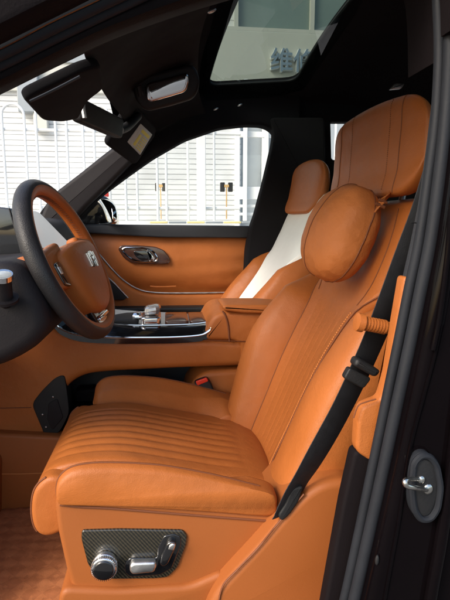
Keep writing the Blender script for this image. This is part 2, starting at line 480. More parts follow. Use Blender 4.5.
    # bolsters
    for sd in (-1, 1):
        loops = []
        for i in range(NB):
            s, dc, w, dp = sec(i, (.26 if sd < 0 else 1.02) if detail else (.55 if sd < 0 else .7)); q_ = .22 if sd < 0 else (1 if detail else .5); t = i / (NB - 1)
            e = min(1, min(t + .004, 1 - t + .004) / .09); rr = math.sqrt(max(0, 1 - (1 - e) ** 2))
            b1, b2, b3 = min(.012, (w - s) * .12), min(.038, (w - s) * .34), (w - s) * .60
            f_ = min(1, max(0, (t - .62) / .12)); lo = -.052 * f_
            ctrl = [(s - .012, -.03 + lo * .3), (s + .001, -.012 + lo + .08 * dc), (s + b1, .010 * q_ + lo + .40 * dc), (s + b2, .022 * q_ + lo + .006 + .86 * dc), (s + b3, .020 * q_ + lo + .008 + dc), (w - .014, .006 + lo * .8 + .60 * dc), (w, -.03 + lo * .5), (w - .004, -.075), (w - .03, -dp), (s + .0, -dp - .01), (s - .03, -.075)]
            c = Vector((s + (w - s) * .5, -.035))
            q = [c + (Vector(p) - c) * (.45 + .55 * rr) for p in ctrl]
            L = [pt(i, sd * p.x, p.y) for p in cat([Vector((p[0], p[1])) for p in q], 6, True)]
            loops.append(L)
        b = MB(); b.loft(loops)
        if detail:
            b.tube([loops[i][34] for i in range(3, NB - 3)], .0012, 6, mi=1)
        reclined(b, ang).build('back_bolster', [M['leather'], M['seam']], root, smooth=75)
    # back shell
    loops = []
    for i in range(NB):
        s, dc, w, dp = sec(i)
        L = [pt(i, y, d) for y, d in ((-w + .02, -.055), (0, -.04), (w - .02, -.055), (w - .03, -dp - .02), (0, -dp - .04), (-w + .03, -dp - .02))]
        loops.append(L)
    b = MB(); b.loft(loops); reclined(b, ang).build('back_shell', M['black_plastic'], root)
    # ---------------- head rest
    hp = xz([(396, 193), (401, 170), (403, 150), (405.5, 125), (406.5, 106), (409, 97), (413, 94.5), (421, 100), (428, 113), (431, 140), (428, 170), (419, 190), (408, 196)], .965)
    hl = cat(hp, 7, True)
    hx = sum(p.x for p in hl) / len(hl); hz = sum(p.y for p in hl) / len(hl)
    H = .162 if detail else .122
    loops = []; kk = 48
    seams = (-.155 + .0, .155)
    for k in range(kk + 1):
        u = -1 + 2 * k / kk; y = u * (H + .058)
        au = abs(y)
        # outside the seam the ends round off
        e = max(0, (au - (H - .02)) / .078); fac = math.sqrt(max(.06, 1 - e ** 2.2))
        g = math.exp(-((au - (H - .012)) / .004) ** 2)
        crown = .010 * (1 - (y / H) ** 2) if au < H else 0
        L = []
        for p in hl:
            dx, dz = p.x - hx, p.y - hz
            front = 1 if dx < 0 else 0
            L.append(Vector((hx + HUP * .62 + dx * (fac - .02 * g) - .045 * (u + 1) / 2 * .55, SC + y, hz + HUP + dz * (fac ** .7 - .02 * g) + crown * (1 if dz > 0 else 0))))
        loops.append(L)
    b = MB(); b.loft(loops)
    if detail:
        # row of thread on the front face, either side
        for yy in (-.098, .085):
            kq = min(range(kk + 1), key=lambda k: abs((-1 + 2 * k / kk) * (H + .058) - yy))
            path = resample([q for q in loops[kq][2:40]], 90)
            for a in range(0, 88, 2):
                b.tube([path[a], path[a + 1]], .0014, 5, mi=1)
        for yy in (-(H - .012), H - .012):
            kq = min(range(kk + 1), key=lambda k: abs((-1 + 2 * k / kk) * (H + .058) - yy))
            b.tube([q for q in loops[kq][0:50]], .0014, 6, mi=1)
    reclined(b, ang).build('headrest', [M['leather'], M['seam']], root, smooth=75)
    for yy in (-.06, .06):
        b = MB(); b.tube([Vector((hx + .040 + HUP, SC + yy, hz + HUP - .05)), Vector((hx + .02 + HUP, SC + yy, hz + HUP - .16))], .007, 10)
        reclined(b, ang).build('headrest_rod', M['satin'], root)
    # ---------------- lower shell
    b = MB()
    sp = [(53, 497), (100, 499), (160, 504), (225, 511), (278, 517), (290, 560), (270, 620), (80, 620), (66, 575), (56, 530)]
    pxslab(b, sp, .85, SC - .266, SC + .266, .012, soft=.02, k=6)
    b.build('seat_base', M['shell'], root, smooth=60)
    if detail:
        b = MB(); b.tube(cat(WL([(60, 505), (80, 507), (110, 508.5), (160, 512.5), (215, 517), (268, 521)], SC - .2672), 6), .0022, 6); b.build('gap_strip', M['seam'], root)
        # raised hinge cover behind
        b = MB()
        hp2 = [(305, 492), (322, 482), (346, 478), (362, 486), (356, 530), (345, 620), (200, 625), (214, 592), (232, 572), (262, 540), (285, 512)]
        pxslab(b, hp2, .82, .812, 1.0, .014, soft=.03, k=6)
        seamp = cat(WL([(304, 494), (280, 521), (258, 548), (237, 570), (224, 584), (219, 600), (217, 620)], .811), 6)
        b.tube(seamp, .0018, 6, mi=1)
        b.build('hinge_cover', [M['shell'], M['seam']], root, smooth=60)
        b = MB()
        lp = [(52, 640), (60, 590), (120, 592), (190, 588), (222, 574), (232, 580), (226, 640)]
        pxslab(b, lp, .84, .842, .95, .010, soft=.02, k=5)
        b.build('base_skirt', M['shell'], root, smooth=60)
        # adjuster panel
        cp = [(82, 529), (120, 528), (183, 529), (187.5, 535), (186, 545), (178, 566), (168, 576), (155, 577.5), (112, 578), (96, 575), (88, 563), (81.5, 538)]
        Y0 = SC - .266
        b = MB(); b.slab(xzf(cp, Y0, .006), XZ, Y0 - .0045, Y0 + .004, .003, 4)
        b.slab(xzf([(125, 561), (130, 556), (157, 556), (158, 546), (164, 534), (174, 532), (181, 535), (181, 543), (172, 566), (160, 573), (130, 575), (125, 570)], Y0, .005), XZ, Y0 - .0062, Y0 + .002, .0018, 3, mi=1)
        pn = b.build('adjuster_panel', [M['carbon'], M['piano']], root, smooth=50)
        b = MB()
        c = W(105.5, 560.5, Y0)
        fr = (c, Vector((1, 0, 0)), Vector((0, 0, 1)), Vector((0, -1, 0)))
        circ = lambda r, n=40: [Vector((math.cos(2 * math.pi * k / n) * r, math.sin(2 * math.pi * k / n) * r)) for k in range(n)]
        b.slab(circ(.0232), fr, .004, .016, .003, 4)
        b.slab(circ(.0225), fr, .016, .026, .004, 4)
        b.slab(circ(.0175), fr, .0255, .0285, .002, 3, mi=1)
        for k in range(40):
            a = 2 * math.pi * k / 40
            p = c + Vector((math.cos(a) * .0229, -.021, math.sin(a) * .0229)); b.tube([p + Vector((0, .004, 0)), p - Vector((0, .004, 0))], .0007, 5)
        b.build('lumbar_knob', [M['chrome'], M['piano']], pn, smooth=50)
        b = MB(); b.slab(xzf([(130, 561), (134, 558.5), (155.5, 557.5), (157, 562), (154, 568), (133, 570), (130, 567)], Y0 - .006, .004), XZ, Y0 - .020, Y0 - .004, .005, 5)
        b.build('slide_switch', M['satin'], pn, smooth=50)
        b = MB(); b.slab(xzf([(162, 551), (167, 540), (172, 537.5), (176.5, 539), (175, 545), (168, 560), (163, 563), (159.5, 560)], Y0 - .006, .004), XZ, Y0 - .018, Y0 - .004, .003, 4, mi=1)
        b.slab(xzf([(169, 541), (173, 538.5), (175.8, 540), (173.5, 546), (168, 545)], Y0 - .006, .003), XZ, Y0 - .021, Y0 - .015, .0025, 4, mi=0)
        b.build('recline_switch', [M['satin'], M['piano']], pn, smooth=50)
        # belt buckle on the far side of the seat
        yb = 1.395
        b = MB(); pxslab(b, [(194, 381), (207, 376.5), (211, 382), (215, 393), (216, 405), (210, 412), (203, 402), (197, 394)], yb, yb - .018, yb + .012, .005, soft=.006)
        bk = b.build('belt_buckle', M['black_plastic'], root)
        b = MB(); pxslab(b, [(195.5, 381.5), (206.5, 377.5), (208.5, 381), (197.5, 385.5)], yb - .018, yb - .0205, yb - .012, .002, soft=.003)
        b.build('release_button', M['red'], bk)
    else:
        # memory buttons on the inner flank
        i = int(NB * .55); s, dc, w, dp = sec(i)
        c = pt(i, -w - .002, -.045); o, t, n = bfr(i)
        fr = (c, t, n, Vector((0, -1, 0)))
        el = [Vector((math.cos(a) * .06, math.sin(a) * .024)) for a in [2 * math.pi * k / 36 for k in range(36)]]
        b = MB(); b.slab(el, fr, -.02, .006, .006, 4)
        bz = reclined(b, ang).build('side_bezel', M['leather'], root)
        b = MB(); b.slab([Vector((p.x * .28 - .025, p.y * .4)) for p in el], fr, .004, .011, .003, 4)
        reclined(b, ang).build('side_button', M['chrome'], bz)
    return root

driver = make_seat('tan leather driver seat with pleated cushion and carbon adjuster panel', False, True)
BC0 = BC; BC = resample(cat(BC0 + WL([(389, 165), (397, 138)], SC), 2), 40); HUP = .048
passenger = make_seat('passenger seat with off white centre panel beyond the console', True, False, 8.3)
PD = Vector((-.030, .78, -.044))
passenger.location += PD

# ------------------------------------------------------------------ neck pillow hung on the driver seat
BC = BC0
pr = empty('neck_pillow', W(341, 260, 1.03), 'round puffy tan leather neck pillow strapped below the driver headrest', 'pillow')
i0 = int(NB * .86); o0, t0, n0 = bfr(i0)
pc = W(338.5, 233.5, 1.045)
pn_ = (n0 + Vector((0, -.10, .0))).normalized()
pe1 = Vector((0, 1, 0)); pe1 = (pe1 - pn_ * pe1.dot(pn_)).normalized(); pe2 = pn_.cross(pe1); pe2 = pe2 if pe2.z > 0 else -pe2
def pil(c, ax, th, ph):
    a = math.sin(th); x, y, z = a * math.cos(ph), a * math.sin(ph), math.cos(th)
    r = 1 + .035 * (1 - math.cos(4 * ph)) * a
    p = c + ax[0] * x * r + ax[1] * y * r * (1 - .06 * x) + ax[2] * math.copysign(abs(z) ** .78, z)
    s = noise.noise(p * 12) * .0022 + abs(noise.noise(p * 24 + Vector((3, 1, 7)))) * -.0022 + noise.noise(p * 50) * .0006
    fold = .0008 * math.sin(15 * ph + 5 * noise.noise(p * 9)) * max(0, a - .6) / .4
    return p + (p - c).normalized() * (s + fold)
b = MB(); b.ell(pc, (pe1 * .098, pe2 * .104, pn_ * .066), 96, 64, fn=pil)
# seam round the edge and two down the face
ringp = [pil(pc, (pe1 * .098, pe2 * .104, pn_ * .066), math.pi / 2 + .12, 2 * math.pi * k / 80) for k in range(80)]
b.tube(ringp, .0018, 6, True, 1)
seamf = [pil(pc, (pe1 * .098, pe2 * .104, pn_ * .0665), abs(t_), (math.pi * .5 if t_ > 0 else -math.pi * .5) + 0.12) for t_ in [1.5 - 3.0 * k / 50 for k in range(51)] if abs(t_) > .01]
b.tube(seamf, .0013, 6, mi=1)
b.build('pillow_body', [M['leather_soft'], M['seam']], pr, smooth=80)
b = MB()
b.ribbon(cat(WL([(366, 222, .985), (374, 212, .962), (380, 204, .955), (385, 199, .958), (390, 194, .99)], 1), 5), Vector((.5, .2, .8)), .013, .003)
b.tube(WL([(376, 203.5, .952), (384.5, 207.5, .952)], 1), .0035, 8, mi=1); b.tube(WL([(379, 199.5, .953), (387, 203, .953)], 1), .003, 8, mi=1)
b.build('strap', [M['leather_soft'], M['seam']], pr)

# ------------------------------------------------------------------ seat belt
sb = empty('seat_belt', W(400, 300, .78), 'black seat belt running down beside the driver seat from the pillar', 'seat belt')
cl = cat(WL([(446, 150, .735), (428, 205, .738), (410, 250, .745), (388, 306, .76), (364, 362, .785), (340, 412, .80), (312, 462, .805), (296, 488, .812), (286, 508, .824), (281, 516, .828)], 1), 8)
n_ = len(cl)
wds = [Vector((1, .35 * (k / n_) + .1, .45)) for k in range(n_)]
wid = [.055 for k in range(n_)]
b = MB(); b.ribbon(cl, wds, wid, .0018); b.build('webbing', M['webbing'], sb)
b = MB()
pxslab(b, [(354, 357.5), (358, 357), (378, 369), (375, 374), (371, 375), (351, 364)], .765, .752, .778, .006, soft=.008)
pxslab(b, [(349, 367), (371, 378), (363, 388.5), (343, 378)], .772, .768, .784, .003, soft=.004)
b.build('tongue', M['black_plastic'], sb)
b = MB(); pxslab(b, [(291, 487), (303, 484), (298, 500), (289, 513), (281, 520), (277, 514), (284, 503)], .815, .808, .832, .004, soft=.006)
part_ = b.build('anchor_sleeve', M['black_plastic'], sb)
b = MB()
ga, gb = W(357.5, 322, .742), W(384, 327, .742)
dirg = (gb - ga)
for k in range(9):
    p = ga + dirg * (k / 9 + .11); b.tube([p - dirg * .035, p + dirg * .035], .0118, 16)
b.tube([ga - dirg * .05, ga - dirg * .03, ga + dirg * .19, ga + dirg * .22], [.011, .0145, .0150, .0125], 20)
b.tube([ga, gb + dirg * .4], .0100, 14)
b.build('belt_guide', M['leather'], sb, smooth=50)

# ------------------------------------------------------------------ the car
car = empty('car', Vector((.3, 1.5, .0)), 'black car seen through its open front door, tan leather cabin inside', 'car')
def part(mb, name, mats, parent=None, **k): return mb.build(name, mats, parent or car, **k)

# near door opening: body side, seals, trims
edge_b = [(-260, 150), (-120, 84), (0, 25), (52, -1), (150, -48), (250, -85), (340, -112), (410, -118), (452, -90), (464, -30), (466, 20)]
edge_o = [(-420, -60), (-260, -130), (-120, -180), (-60, -230), (60, -290), (200, -320), (330, -340), (440, -340), (560, -260), (640, -100), (660, 20)]
b = MB(); band(b, edge_b, edge_o, .60, .655, .008)
part(b, 'body_side', M['trim_maroon'])
b = MB()
band(b, [(-260, 172), (-120, 106), (0, 49), (52, 22), (120, -10), (195, -46), (290, -78), (370, -96), (424, -92), (450, -40), (455, 20)], [(-260, 130), (-120, 64), (0, 5), (40, -30), (140, -75), (240, -110), (335, -130), (415, -135), (466, -100), (478, -30), (480, 20)], .642, .70, .004)
part(b, 'door_recess', M['piano'])
def px_tube(pts, r, flat=1.0, n=8): 
    return cat(WL(pts, 1), n)
outer = [(-260, 172, .655), (-120, 107, .655), (0, 52, .655), (50, 27, .655), (108, -1, .655), (190, -38, .655), (290, -72, .655), (370, -90, .655), (424, -84, .655), (446, -40, .655), (449.5, 10, .655), (450, 60, .655), (446, 120, .655), (440, 175, .655), (431, 240, .655), (421, 290, .655), (410, 345, .655), (396, 410, .655), (380, 485, .655), (360, 575, .655), (345, 640, .655), (335, 690, .655)]
inner = [(-260, 184, .672), (-120, 119, .672), (0, 64, .672), (50, 39, .672), (115, 8, .672), (195, -28, .672), (290, -60, .672), (365, -76, .672), (412, -72, .672), (434, -36, .672), (438.5, 10, .672), (439.5, 60, .672), (436, 120, .672), (429, 175, .672), (419.5, 240, .672), (409, 290, .672), (398, 345, .672), (384.5, 410, .672), (369, 485, .672), (350, 575, .672), (335, 640, .672), (324, 690, .672)]
b = MB(); b.tube(cat(WL(outer, 1), 8), .0092, 12); b.tube(cat(WL(inner, 1), 8), .0078, 12)
b.tube([p + Vector((0, .012, 0)) for p in cat(WL([((a[0] + c[0]) / 2, (a[1] + c[1]) / 2, .665) for a, c in zip(outer, inner)], 1), 8)], .007, 8)
part(b, 'door_seal', M['rubber'], smooth=60)
# windscreen pillar on the near side, with its cloth trim
b = MB()
band(b, [(-260, 188), (-120, 122), (0, 66), (50, 42), (115, 11), (195, -25), (290, -58), (365, -74), (410, -70), (432, -34), (437.5, 0), (438.5, 60)],
        [(-260, 220), (-120, 152), (0, 95), (50, 70), (112, 40), (190, 12), (280, -14), (345, -34), (385, -34), (415, -25), (430, 5), (436, 62)], .675, .76, .010, backedge=True)
part(b, 'windscreen_pillar', M['trim_maroon'])
# centre pillar
b = MB()
pxslab(b, [(437, -30), (436.5, 50), (433, 100), (427, 150), (420, 200), (412, 240), (401, 288), (396, 340), (384, 402), (369, 456), (350, 530), (331, 605), (318, 680), (345, 690), (375, 590), (400, 490), (430, 350), (450, 240), (462, 120), (462, -30)], .70, .690, .708, .006, soft=.012)
bp_ = part(b, 'centre_pillar', [M['pillar_plastic']])
b = MB(); b.tube(WL([(411, 222.5), (424, 223.5)], .6835), .0009, 5); part(b, 'trim_joint', M['black_plastic'], bp_)
b = MB()
pxslab(b, [(372, 452), (352, 446), (340, 500), (322, 600), (308, 690), (335, 690), (352, 600), (368, 520), (384, 455)], .70, .686, .715, .006, soft=.012)
part(b, 'sill_pillar_trim', M['trim_maroon'])
b = MB()
pxslab(b, [(399, 274), (409, 278.5), (398, 345), (383, 412), (369, 458), (352, 447), (354, 415), (358, 403), (366, 399), (376, 396), (383, 372), (391, 321)], .70, .682, .708, .006, soft=.008)
b.tube(cat(WL([(353.5, 418, .678), (358, 406, .678), (366, 402, .678), (376, 399, .678)], 1), 6), .0011, 6, mi=1)
part(b, 'lower_pillar_trim', [M['leather'], M['seam']])
# outer black pillar panel with swage lines
b = MB()
pxslab(b, [(458, 20), (457, 120), (450, 180), (441, 245), (431, 295), (420, 350), (406, 415), (390, 490), (370, 578), (354, 650), (340, 720), (900, 720), (900, 20)], .635, .625, .70, .012, soft=.02)
b2 = b
ridge = cat(WL([(462, 150, .626), (455, 230, .626), (446, 300, .626), (436, 350, .626), (424, 395, .626), (412, 440, .626), (405, 480, .626), (399, 520, .626), (390, 570, .626), (381, 620, .626)], 1), 8)
b.tube(ridge, .0055, 8, flat=.6)
ridge2 = cat(WL([(470, 330, .62), (458, 420, .62), (450, 480, .62), (441, 540, .62), (432, 590, .62), (424, 640, .62)], 1), 8)
b.tube(ridge2, .012, 10, flat=.8)
ridge3 = cat(WL([(451, 205, .62), (449, 240, .62), (444.5, 280, .62), (439, 320, .62), (433, 350, .62)], 1), 8)
b.tube(ridge3, .004, 8)
part(b, 'pillar_panel', M['paint'], smooth=60)
# striker
st = MB()
yq = .620
ringo = xzf([(411, 458), (417, 451), (425, 450), (433, 457), (439, 470), (441, 486), (439, 502), (433, 515), (424, 521), (415, 517), (408.5, 506), (407, 490), (408, 472)], yq, .01)
st.slab(ringo, XZ, yq - .006, yq + .012, .003, 4)
ri = xzf([(414, 463), (421, 456.5), (428, 459), (433, 468), (435, 484), (433, 500), (427, 512), (420, 514), (414.5, 506), (412, 490), (412.5, 474)], yq, .01)
st.slab(ri, XZ, yq - .0075, yq + .006, .001, 3, mi=1)
rg = [Vector((p.x, yq - .007, p.y)) for p in xzf([(412, 460), (419, 453), (427, 454), (434, 463), (438, 484), (435, 506), (428, 516), (419, 517), (412, 508), (409.5, 490), (410, 472)], yq, .01)]
st.tube(rg, .0048, 8, True)
sk = part(st, 'door_striker', [M['rubber'], M['black_plastic']])
st = MB()
pth = [W(428, 489, yq - .004), W(424, 489.5, yq - .014), W(413, 487.5, yq - .030), W(406.5, 485.5, yq - .034), W(405, 481.5, yq - .033), W(407.5, 479.5, yq - .028), W(414, 479, yq - .015), W(420, 479, yq - .004)]
st.tube(cat(pth, 6), .0036, 12)
st.ell(W(428, 489, yq - .007), (Vector((.008, 0, 0)), Vector((0, .004, 0)), Vector((0, 0, .008))), 14, 8)
st.ell(W(421, 479.5, yq - .007), (Vector((.006, 0, 0)), Vector((0, .004, 0)), Vector((0, 0, .006))), 14, 8)
part(st, 'striker_loop', M['zinc'], sk)
bt = MB(); bt.ell(W(377, 560, .628), (Vector((.003, 0, .001)), Vector((0, .003, 0)), Vector((0, 0, .008))), 12, 8)
part(bt, 'body_plug', M['black_plastic'])
# sill under the seat
b = MB(); pxslab(b, [(-400, 760), (400, 760), (400, 900), (-400, 900)], .64, .60, .86, .02, soft=.03); part(b, 'door_sill', M['paint'])

# ---------------- roof, headliner and sunroof (rises from the window headers to the middle)
YN, YF = .74, 2.20
def roofz(x, y):
    c = (y - 1.47) / .73
    xr = W(185, 132, 2.15).x
    s = 0
    if x < .16: s = -(.16 - x) ** 2 * .75 - (.16 - x) * .10
    if x > .75: s = -(x - .75) ** 2 * .5
    return 1.10 + .615 - .085 * c * c - .03 * abs(c) ** 6 + s
# sunroof opening from the photo corners, at roof height
def at_z(px, py, z):
    d = CROT @ Vector(((px - 225) / F, (300 - py) / F, -1)); return CAM + d * ((z - CAM.z) / d.z)
ZR = 1.10 + .605
def on_roof(px, py):
    z = ZR
    for _ in range(30):
        p = at_z(px, py, z); z = z * .5 + .5 * roofz(p.x, p.y)
    return at_z(px, py, z)
sA, sB, sC, sD = on_roof(207, 85), on_roof(297, 80), on_roof(350, 0), on_roof(236, 0)
def ext(p, q, y): t = (y - p.y) / (q.y - p.y); return p.lerp(q, t)
sC2, sD2 = ext(sB, sC, 1.08), ext(sA, sD, 1.08)
open_ = fil([Vector((sA.x, sA.y)), Vector((sB.x, sB.y)), Vector((sC2.x, sC2.y)), Vector((sD2.x, sD2.y))], .05, 6)
open_ = [Vector((v.x, v.y)) for v in resample([Vector((p.x, p.y, 0)) for p in open_ + [open_[0]]], 161)[:-1]]
def inside(x, y, poly):
    c = False; n = len(poly)
    for i in range(n):
        a, d = poly[i - 1], poly[i]
        if (a.y > y) != (d.y > y) and x < (d.x - a.x) * (y - a.y) / (d.y - a.y) + a.x: c = not c
    return c
# headliner as bands between the opening and an outer rectangle
outr = []
X0, X1 = -.15, 1.75
n = len(open_); cxo = sum(p.x for p in open_) / n; cyo = sum(p.y for p in open_) / n
for p in open_:
    d = Vector((p.x - cxo, p.y - cyo)); ts = []
    if d.x > 1e-6: ts.append((X1 - cxo) / d.x)
    if d.x < -1e-6: ts.append((X0 - cxo) / d.x)
    if d.y > 1e-6: ts.append((YF - cyo) / d.y)
    if d.y < -1e-6: ts.append((YN - cyo) / d.y)
    t = min(ts); outr.append(Vector((cxo + d.x * t, cyo + d.y * t)))
# extra exact corners are approximated by a second skirt sheet below
b = MB(); rows = []
for k in range(15):
    f = (k / 14) ** 1.3
    rows.append([Vector((q.x, q.y, roofz(q.x, q.y))) for q in [p.lerp(o_, f) for p, o_ in zip(open_, outr)]])
b.loft(rows, cap=False)
b.loft([[v + Vector((0, 0, .0)) for v in rows[0]], [v + Vector((0, 0, .012)) for v in rows[0]]], cap=False)
part(b, 'headliner', M['headliner'])
b = MB(); b.tube([v + Vector((0, 0, -.002)) for v in rows[0]], .006, 8, True); part(b, 'sunroof_seal', M['black_plastic'])
b = MB()
g0 = [Vector((p.x, p.y, roofz(p.x, p.y) + .009)) for p in [c.lerp(Vector((cxo, cyo)), -.30) for c in open_]]
b.add(g0, [list(range(len(g0)))]); part(b, 'sunroof_glass', M['sun_glass'], smooth=0)
b = MB(); rows3 = []
for k in range(15):
    f = (k / 14) ** 1.3
    rows3.append([Vector((q.x, q.y, roofz(q.x, min(max(q.y, YN), YF)) + .014)) for q in [c.lerp(Vector((cxo, cyo)), -.42).lerp(o_ + Vector((math.copysign(.04, o_.x - cxo) if abs(o_.x - X0) < 1e-3 or abs(o_.x - X1) < 1e-3 else 0, math.copysign(.05, o_.y - cyo) if abs(o_.y - YN) < 1e-3 or abs(o_.y - YF) < 1e-3 else 0)), f) for c, o_ in zip(open_, outr)]])
rows3.append([v - Vector((0, 0, .03)) for v in rows3[-1]])
b.loft(rows3, cap=False)
part(b, 'roof_skin', M['paint'])

# ---------------- passenger side: front pillar, centre pillar, door
YD = 2.20
b = MB()
pxslab(b, [(40, 246), (28, 234), (40, 213), (54, 195), (75, 178), (100, 158), (122, 141), (150, 120), (160, 95), (215, 88), (300, 92), (300, 140), (277, 137), (271, 129), (262, 125.5), (247, 125), (220, 128), (185, 140), (152, 159), (128, 176), (105, 193), (88, 208), (74, 224), (72, 240)], 2.17, 2.15, 2.24, .014, soft=.012)
part(b, 'passenger_window_surround', M['headliner'])
b = MB()
pxslab(b, [(50, 197.5), (100, 159), (124, 141), (150, 127), (156, 134), (132, 163), (108, 187), (88, 206), (73, 222), (60, 232), (36, 232)], 2.12, 2.09, 2.16, .016, soft=.012)
part(b, 'windscreen_pillar', M['soft_black'])
b = MB()
pxslab(b, [(269, 118), (274, 132), (272, 146), (264, 180), (255, 214), (250, 228), (246, 250), (242, 330), (330, 330), (325, 210), (324, 118)], 2.14, 2.12, 2.20, .012, soft=.012)
part(b, 'centre_pillar', M['headliner'])
# rear cabin wall with a slit of rear door window
b = MB()
pxslab(b, [(262, 88), (268, 112), (323.5, 126), (324.5, 160), (316, 215), (316, 420), (640, 420), (640, 160), (331, 160), (330, 122), (640, 122), (640, 84)], 2.2, 2.19, 2.25, .006, soft=.008)
part(b, 'rear_door_trim', M['headliner'])
b = MB(); b.box((1.95, 1.47, 1.2), .05, 1.6, 1.4); part(b, 'rear_bulkhead', M['headliner'])
# small pale things at the back: far grab handle and near rear pillar clip
b = MB()
pxslab(b, [(389, 90), (394, 83.5), (404, 84), (401, 89)], 1.9, 1.89, 1.91, .004, soft=.006); part(b, 'coat_hook', M['satin'])
# passenger door
dr = MB()
pxslab(dr, [(20, 232), (70, 231), (160, 233), (252, 235.5), (249, 250), (240, 330), (238, 380), (20, 380)], YD, YD + .035, YD + .08, .012, soft=.012)
door = part(dr, 'passenger_door', M['leather'])
b = MB()
pxslab(b, [(20, 223), (74, 224), (160, 225), (253, 226), (252, 238), (160, 237.5), (76, 232.5), (20, 231)], YD - .02, YD - .028, YD + .05, .008, soft=.008)
part(b, 'window_sill', M['pillar_plastic'], door)
b = MB(); rows4 = []
for q in range(29):
    v = q / 28; rw_ = []
    for h in range(41):
        u = h / 40
        base = .030 * abs((v - .42) / .5) ** 2.2 - .004
        sweep = .010 * math.exp(-((v - .80 - .10 * u) / .10) ** 2)
        quilt_ = .0022 * max(0, (u - .45) / .55) * math.sin(v * 26 + 5 * u * u - 1.5 * u)
        rw_.append(W(60 + (251 - 60) * u, 233.5 + (298 - 233.5) * v + 1.5 * u * (1 - v), YD + base + sweep + quilt_))
    rows4.append(rw_)
b.loft(rows4, closed=False, cap=False)
part(b, 'trim_panel', M['leather'], door)
# lower bulge of the door with armrest
b = MB()
pxslab(b, [(60, 262), (88, 247), (97, 251), (108, 263), (120, 277), (134, 288), (150, 292.5), (185, 293), (246, 292), (246, 345), (60, 345)], YD - .03, YD - .055, YD + .02, .022, soft=.02, k=6)
b.tube(cat(WL([(150, 286.4, YD - .004), (160, 287, YD - .006), (176, 286.5, YD - .004)], 1), 5), .004, 8)
part(b, 'door_armrest', M['leather'], door)
b = MB()
b.tube(cat(WL([(84, 246), (92, 248.5), (100, 255), (112, 269), (124, 280.5), (138, 289), (155, 292.5), (190, 293), (248, 292)], YD - .05), 8), .0035, 8)
part(b, 'chrome_strip', M['satin'], door)
b = MB()
pxslab(b, [(60, 308), (150, 307.5), (246, 306), (246, 312), (60, 313)], YD - .1, YD - .11, YD - .03, .01, soft=.008)
part(b, 'map_pocket', M['black_plastic'], door)
b = MB()
pxslab(b, [(100, 276), (106, 277), (116, 286), (127, 297.5), (124, 300), (104, 300), (94, 290)], YD - .07, YD - .08, YD - .05, .004, soft=.008)
sg_ = part(b, 'speaker_grille', M['black_plastic'], door)
b = MB(); b.tube(cat(WL([(97, 275.5), (105, 276), (113, 282), (120, 289.5), (128, 298)], YD - .08), 6), .0036, 8); part(b, 'grille_edge', M['satin'], sg_)
# handle
b = MB()
pxslab(b, [(118, 249), (121, 245.3), (135, 245), (155, 246.5), (164, 250), (170, 258), (169.5, 263.5), (160, 264.5), (132, 263), (124, 258)], YD - .006, YD - .018, YD + .01, .004, soft=.012)
hb = part(b, 'handle_bezel', M['wood'], door)
b = MB(); hc = [(121.5, 250), (125, 247.5), (145, 248.3), (153, 251), (157.5, 257.5), (156, 261.5), (139, 261.5), (130, 258.5)]
b.tube([Vector((p.x, YD - .020, p.y)) for p in xzf(hc, YD - .020, .014)], .0042, 8, True)
b.build('handle_ring', M['chrome'], hb)
b = MB(); pxslab(b, [(133, 251), (146, 250.5), (151, 254), (150, 260), (140, 260.5), (135, 256)], YD - .020, YD - .020, YD - .014, .002, soft=.012, mi=1)
pxslab(b, [(146, 250.5), (149.5, 251), (155, 257.5), (154, 260.5), (149, 260.5), (151.5, 256)], YD - .022, YD - .030, YD - .016, .004, soft=.006)
b.build('release_lever', [M['chrome'], M['piano']], hb)
b = MB(); q = WL([(38, 236), (95, 195), (150, 150), (190, 122), (285, 118), (262, 236)], 2.21); b.add(q, [list(range(6))]); part(b, 'window_pane', M['glass'], door, smooth=0)
# door mirror outside
b = MB()
pxslab(b, [(73, 224), (76, 212), (84, 200), (95, 195), (107, 196), (114, 203), (118, 215), (118, 230), (73, 230)], 2.42, 2.30, 2.50, .03, soft=.03, k=6)
mr = part(b, 'door_mirror', M['piano'])
b = MB(); visor(b, [(86, 203, 2.24), (96, 198, 2.24), (106, 199.5, 2.24), (112, 208, 2.24), (113, 224, 2.24), (85, 224, 2.24)], .003, .02, .03, aim=Vector((-7, 9.0, 1.6)))
part(b, 'mirror_glass', M['mirror'], mr)

# header panel between windscreen and headliner
b = MB()
hd = [[W(83, 50, .77), W(92, 40, .77), W(108, 20, .77), W(150, 0, .77), W(230, -40, .77)],
      [W(89, 66, .92), W(102, 58, .92), W(120, 45, .92), W(160, 18, .92), W(215, -8, .92)],
      [W(107, 98, 1.30), W(114, 92, 1.30), W(126, 76, 1.30), W(160, 55, 1.30), W(200, 40, 1.30)],
      [W(123, 118, 1.62), W(128, 112, 1.62), W(136, 98, 1.62), W(165, 82, 1.62), W(198, 74, 1.62)],
      [W(133, 132, 1.98), W(138, 128, 1.98), W(148, 116, 1.98), W(175, 104, 1.98), W(200, 97, 1.98)],
      [W(142, 142, 2.14), W(147, 138, 2.14), W(158, 130, 2.14), W(180, 120, 2.14), W(206, 113, 2.14)]]
cols = list(zip(*[cat(list(c), 5) for c in zip(*hd)]))
rows2 = [cat(list(c), 5) for c in cols]
b.loft(rows2, closed=False, cap=False)
part(b, 'roof_header', M['headliner'])
# windscreen: from the header edge down along the slope of the pillars
b = MB(); top_ = [v + Vector((-.008, 0, .002)) for v in rows2[0]]
top_ = [top_[0] + Vector((0, -.03, 0))] + top_
b.loft([[v + Vector((-.89, 0, -.45)) * (L_ + (0 if L_ == 0 else 0)) for v in top_] for L_ in (0, .25, .5, .8)], closed=False, cap=False)
part(b, 'windscreen_glass', M['glass'])
